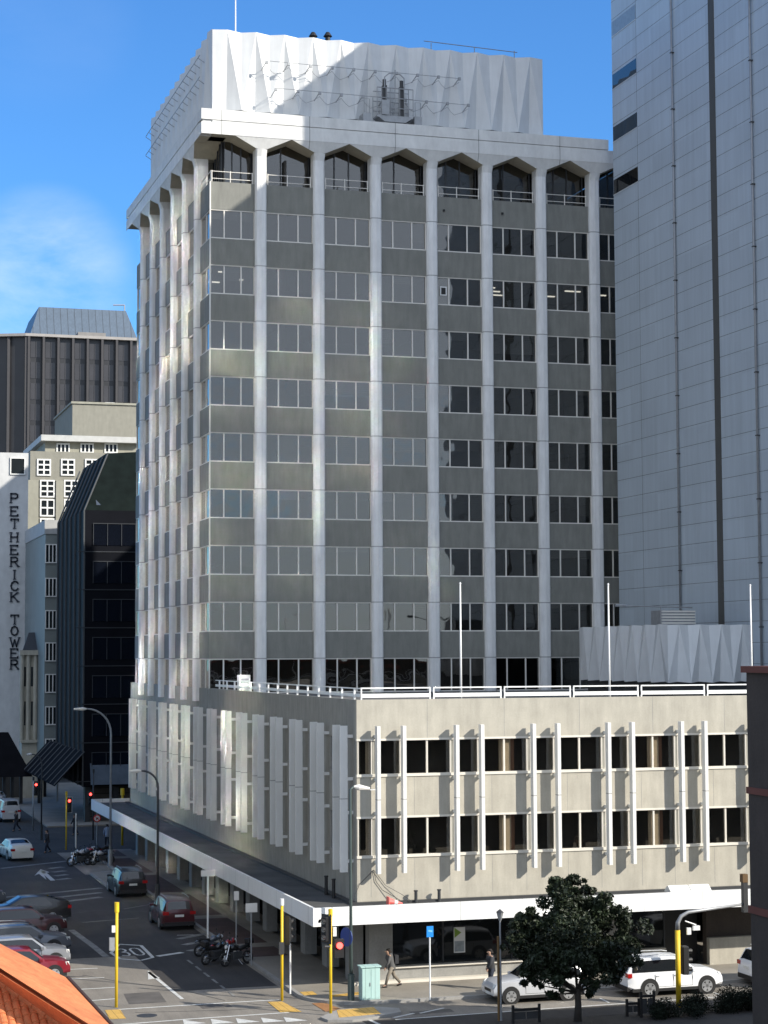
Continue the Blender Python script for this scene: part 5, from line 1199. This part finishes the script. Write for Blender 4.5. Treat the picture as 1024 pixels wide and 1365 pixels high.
# motorbikes
def bike(pm, label, pos, ang, lean=8, group='motorbikes parked at the kerb', top=False):
    t = thing('motorbike', label, 'motorbike', pos, group, ang, local=True)
    w0 = None
    for x in (.68, -.66):
        if w0 is None:
            n = 20; g = MB(); pts = [(math.cos(2*math.pi*i/n)*.27, 0, math.sin(2*math.pi*i/n)*.27) for i in range(n+1)]; 
            vv = []; ff = []
            for i in range(n):
                a = 2*math.pi*i/n
                for k in range(6): b_ = 2*math.pi*k/6; r_ = .27+.055*math.cos(b_); vv.append((math.cos(a)*r_, .055*math.sin(b_), math.sin(a)*r_))
            for i in range(n):
                for k in range(6): ff.append((i*6+k, i*6+(k+1) % 6, ((i+1) % n)*6+(k+1) % 6, ((i+1) % n)*6+k))
            w = MB().add(vv, ff).build('wheel', M['rubber'], t, True); MB().disc((0, 0, 0), (0, 1, 0), .11, .08, 12).build('hub', M['rim'], w)
            g = MB(); [g.tube([(0, 0, 0), (math.cos(k*1.256)*.23, 0, math.sin(k*1.256)*.23)], .015, 5) for k in range(5)]; g.build('spokes', M['rim'], w); w0 = w
        else: w = copy_tree(w0, t)
        w.location = (x, 0, .32)
    g = MB(); g.box(-.28, .25, -.13, .13, .28, .62); g.tube([(-.66, .1, .32), (-.15, .12, .42)], .04, 6); g.tube([(.2, -.14, .35), (-.3, -.17, .3), (-.8, -.17, .42)], [.03, .045, .055], 8); bevel(g.build('engine', M['dsteel'], t), .02)
    bd = MB(); bd.tube([(.36, 0, .80), (.15, 0, .84), (-.12, 0, .76)], [.07, .16, .09], 10); bd.build('tank', pm, t, True)
    MB().tube([(.55, 0, .78), (.42, 0, .92), (.30, 0, .80)], [.05, .13, .08], 8).build('fairing', pm, t, True)
    MB().tube([(-.08, 0, .77), (-.4, 0, .78), (-.72, 0, .86), (-.86, 0, .88)], [.08, .11, .09, .03], 8).build('seat', M['black'], t, True)
    MB().tube([(-.6, 0, .70), (-.8, 0, .80), (-.95, 0, .72)], [.06, .06, .03], 6).build('tail', pm, t, True)
    g = MB(); [g.tube([(.68, s*.09, .32), (.42, s*.09, .98)], .025, 6) for s in (-1, 1)]; g.build('fork', M['chrome'], t)
    g = MB(); g.tube([(.30, -.36, 1.02), (.42, -.1, .99), (.42, .1, .99), (.30, .36, 1.02)], .018, 6); [g.tube([(.4, s*.25, 1.0), (.42, s*.3, 1.17)], .012, 5) for s in (-1, 1)]; g.build('handlebar', M['dsteel'], t)
    MB().disc((.56, 0, .90), (1, 0, .1), .085, .06, 12).build('headlight', M['lampw'], t)
    for s in (-1, 1): MB().disc((.42, s*.31, 1.19), (1, 0, 0), .05, .02, 10).build('mirror', M['black'], t)
    MB().tube([(0, .1, .3), (-.08, .32, .02)], .014, 5).build('kickstand', M['steel'], t)
    if top: bevel(MB().box(-1.0, -.66, -.18, .18, .92, 1.18).build('top_box', M['black'], t), .04)
    t.rotation_euler = (R(lean), 0, ang); return t
mb_red = paint('red_bike_paint', (.35, .02, .02)); mb_w = paint('white_bike_paint', (.6, .6, .62), .3, 0)
bb = [(-4.6, 8.4, 30, cblk, 'black motorbike nearest the road in the near kerbside group', True), (-4.0, 9.3, 25, mb_red, 'motorbike with a red tank in the near kerbside group', False), (-3.75, 7.6, 205, cblk, 'black motorbike lying closest to the near footpath kerb', True), (-4.35, 10.9, 20, cgr, 'grey motorbike at the back of the near kerbside group', False)]
for x, y, a, pm, lab, tp in bb: bike(pm, lab, (x, y, 0), R(a), group='motorbikes near the canopy', top=tp)
fb = [(-4.9, 53.2, 200, cblk, 'black motorbike at the left end of the far group'), (-4.5, 54.2, 205, mb_w, 'white motorbike, second from left in the far group'), (-4.0, 54.9, 200, cgr, 'grey motorbike in the middle of the far group'), (-3.6, 55.7, 210, mb_red, 'red motorbike at the back of the far group'), (-3.3, 53.4, 195, mb_w, 'white motorbike nearest the tall sunlit lamp'), (-3.0, 56.6, 200, cblk, 'black motorbike at the right end of the far group')]
for x, y, a, pm, lab in fb: bike(pm, lab, (x, y, 0), R(a), group='motorbikes by the far lamp')

# ================================================================== PEOPLE
def person(label, pos, ang, coat, trou, stride=.28, bag=None, height=1.72, arm=(.25, -.25), lean=.05):
    """x forward; one skinned body with five-fingered hands, clothing as children"""
    t = thing('person', label, 'person', pos, 'pedestrians', ang, local=True); k = height/1.72
    J = {}; E = []; 
    def j(nm, p, r): J[nm] = (Vector(p)*k, r*k)
    L_ = lean
    j('pel', (0, 0, .95), .125); j('spine', (L_*.4, 0, 1.12), .12); j('chest', (L_, 0, 1.33), .14); j('neck', (L_*1.3, 0, 1.47), .055); j('head0', (L_*1.5+.02, 0, 1.56), .085); j('head1', (L_*1.6+.02, 0, 1.66), .085)
    E += [('pel', 'spine'), ('spine', 'chest'), ('chest', 'neck'), ('neck', 'head0'), ('head0', 'head1')]
    for s, nm, st in ((1, 'l', stride), (-1, 'r', -stride)):
        j('hip'+nm, (0, s*.09, .90), .095); j('kn'+nm, (st*.55+.04, s*.10, .50), .062); j('an'+nm, (st-(.10 if st < 0 else 0), s*.10, .10 if st > 0 else .14), .042); j('toe'+nm, (st+(.16 if st > 0 else .05), s*.11, .04), .035)
        E += [('pel', 'hip'+nm), ('hip'+nm, 'kn'+nm), ('kn'+nm, 'an'+nm), ('an'+nm, 'toe'+nm)]
        a = arm[0] if s == 1 else arm[1]
        j('sh'+nm, (L_, s*.17, 1.40), .065); j('el'+nm, (L_+a*.4, s*.22, 1.13), .045); j('wr'+nm, (L_+a*.4+abs(a)*.35+.05, s*.21, .92), .028); j('pm'+nm, (L_+a*.4+abs(a)*.4+.07, s*.21, .85), .028)
        E += [('chest', 'sh'+nm), ('sh'+nm, 'el'+nm), ('el'+nm, 'wr'+nm), ('wr'+nm, 'pm'+nm)]
        pmv = J['pm'+nm][0]/k
        for q, (dx, ln) in enumerate(((-.024, .060), (-.008, .074), (.008, .070), (.024, .062))):
            j('f%d' % q+nm, (pmv.x+dx, pmv.y, pmv.z-ln*.6), .009); j('g%d' % q+nm, (pmv.x+dx+.012, pmv.y-s*.012, pmv.z-ln), .008); E += [('pm'+nm, 'f%d' % q+nm), ('f%d' % q+nm, 'g%d' % q+nm)]
        j('t'+nm, (pmv.x+.045, pmv.y-s*.01, pmv.z-.005), .010); E += [('wr'+nm, 't'+nm)]
    ks = list(J); me = bpy.data.meshes.new('person_body'); me.from_pydata([tuple(J[n_][0]) for n_ in ks], [(ks.index(a), ks.index(b)) for a, b in E], [])
    o = bpy.data.objects.new('body', me); col.objects.link(o); o.parent = t
    sk_ = o.modifiers.new('skin', 'SKIN'); sk_.use_smooth_shade = True
    for i, n_ in enumerate(ks): me.skin_vertices[0].data[i].radius = (J[n_][1],)*2
    me.skin_vertices[0].data[0].use_root = True
    o.modifiers.new('sub', 'SUBSURF').levels = 1; me.materials.append(M['skin'])
    # clothing shells follow the limbs
    g = MB(); g.tube([J['pel'][0]-Vector((0, 0, .18)), J['pel'][0], J['spine'][0], J['chest'][0], J['chest'][0]+Vector((0, 0, .12)), J['neck'][0]], [.19*k, .17*k, .155*k, .19*k, .15*k, .07*k], 12)
    for nm in 'lr': g.tube([J['sh'+nm][0], J['el'+nm][0], J['wr'+nm][0]], [.085*k, .06*k, .045*k], 8)
    g.build('jacket', coat, t, True)
    g = MB()
    for nm in 'lr': g.tube([J['hip'+nm][0], J['kn'+nm][0], J['an'+nm][0]+Vector((0, 0, .03))], [.115*k, .08*k, .06*k], 8)
    g.build('trousers', trou, t, True)
    for nm in 'lr': a = J['an'+nm][0]; b = J['toe'+nm][0]; MB().tube([a+Vector((-.06, 0, -.05)), a+Vector((.02, 0, -.05)), b], [.05, .052, .035], 8).build('shoe', M['black'], t, True)
    hd = (J['head0'][0]+J['head1'][0])/2
    g = MB(); 
    for q in range(5): an = q*.35; g.tube([hd+Vector((-.03-.02*q, 0, .10-.035*q)), hd+Vector((-.035-.02*q, 0, .075-.035*q))], [.085, .095], 10)
    g.build('hair', M['hair'], t, True)
    MB().tube([hd+Vector((.085, 0, -.0)), hd+Vector((.115, 0, -.02))], [.012, .016], 6).build('nose', M['skin'], t)
    if bag: MB().box(-.28, -.12, -.13, .13, 1.05*k, 1.42*k).build('backpack', bag, t)
    return t
cdk = mat('dark_coat', (.035, .036, .04), .9); cgy = mat('grey_jacket', (.10, .10, .10), .9); ctan = mat('tan_trousers', (.22, .19, .15), .9); cbl = mat('pale_blue_shirt', (.35, .42, .55), .9); cdj = mat('dark_jeans', (.025, .03, .045), .9)
person('person in a grey jacket and tan trousers striding past the service cabinet', (1.25, -1.1, KH), R(180), cgy, ctan, .32, cdk, 1.66, lean=.12)
p = atZ(63, 1137, 0); person('person in dark clothes crossing the road behind the white sedan', (float(p[0]), float(p[1]), 0), R(200), cdk, cdj, .2)
p = atZ(22, 1108, 0); person('person in dark clothes walking behind the pale van', (float(p[0]), float(p[1]), 0), R(190), cdk, cdj, .25)
p = atZ(143, 1129, KH); person('person in a pale blue shirt on the footpath by the tall lamp', (float(p[0]), float(p[1]), KH), R(95), cbl, cdj, .12)
p = atZ(98, 1112, 0); person('person in dark clothes waiting near the far signal', (float(p[0]), float(p[1])-1, 0), R(150), cdk, cdj, .1)
p = atY(650, 1325, -3.6); person('dark-clothed person standing at the kerb beside the silver car', (float(p[0])+.4, -3.0, KH), R(190), cdk, cdj, .06)

for o in list(bpy.data.objects):
    if '_w' in o: del o['_w']
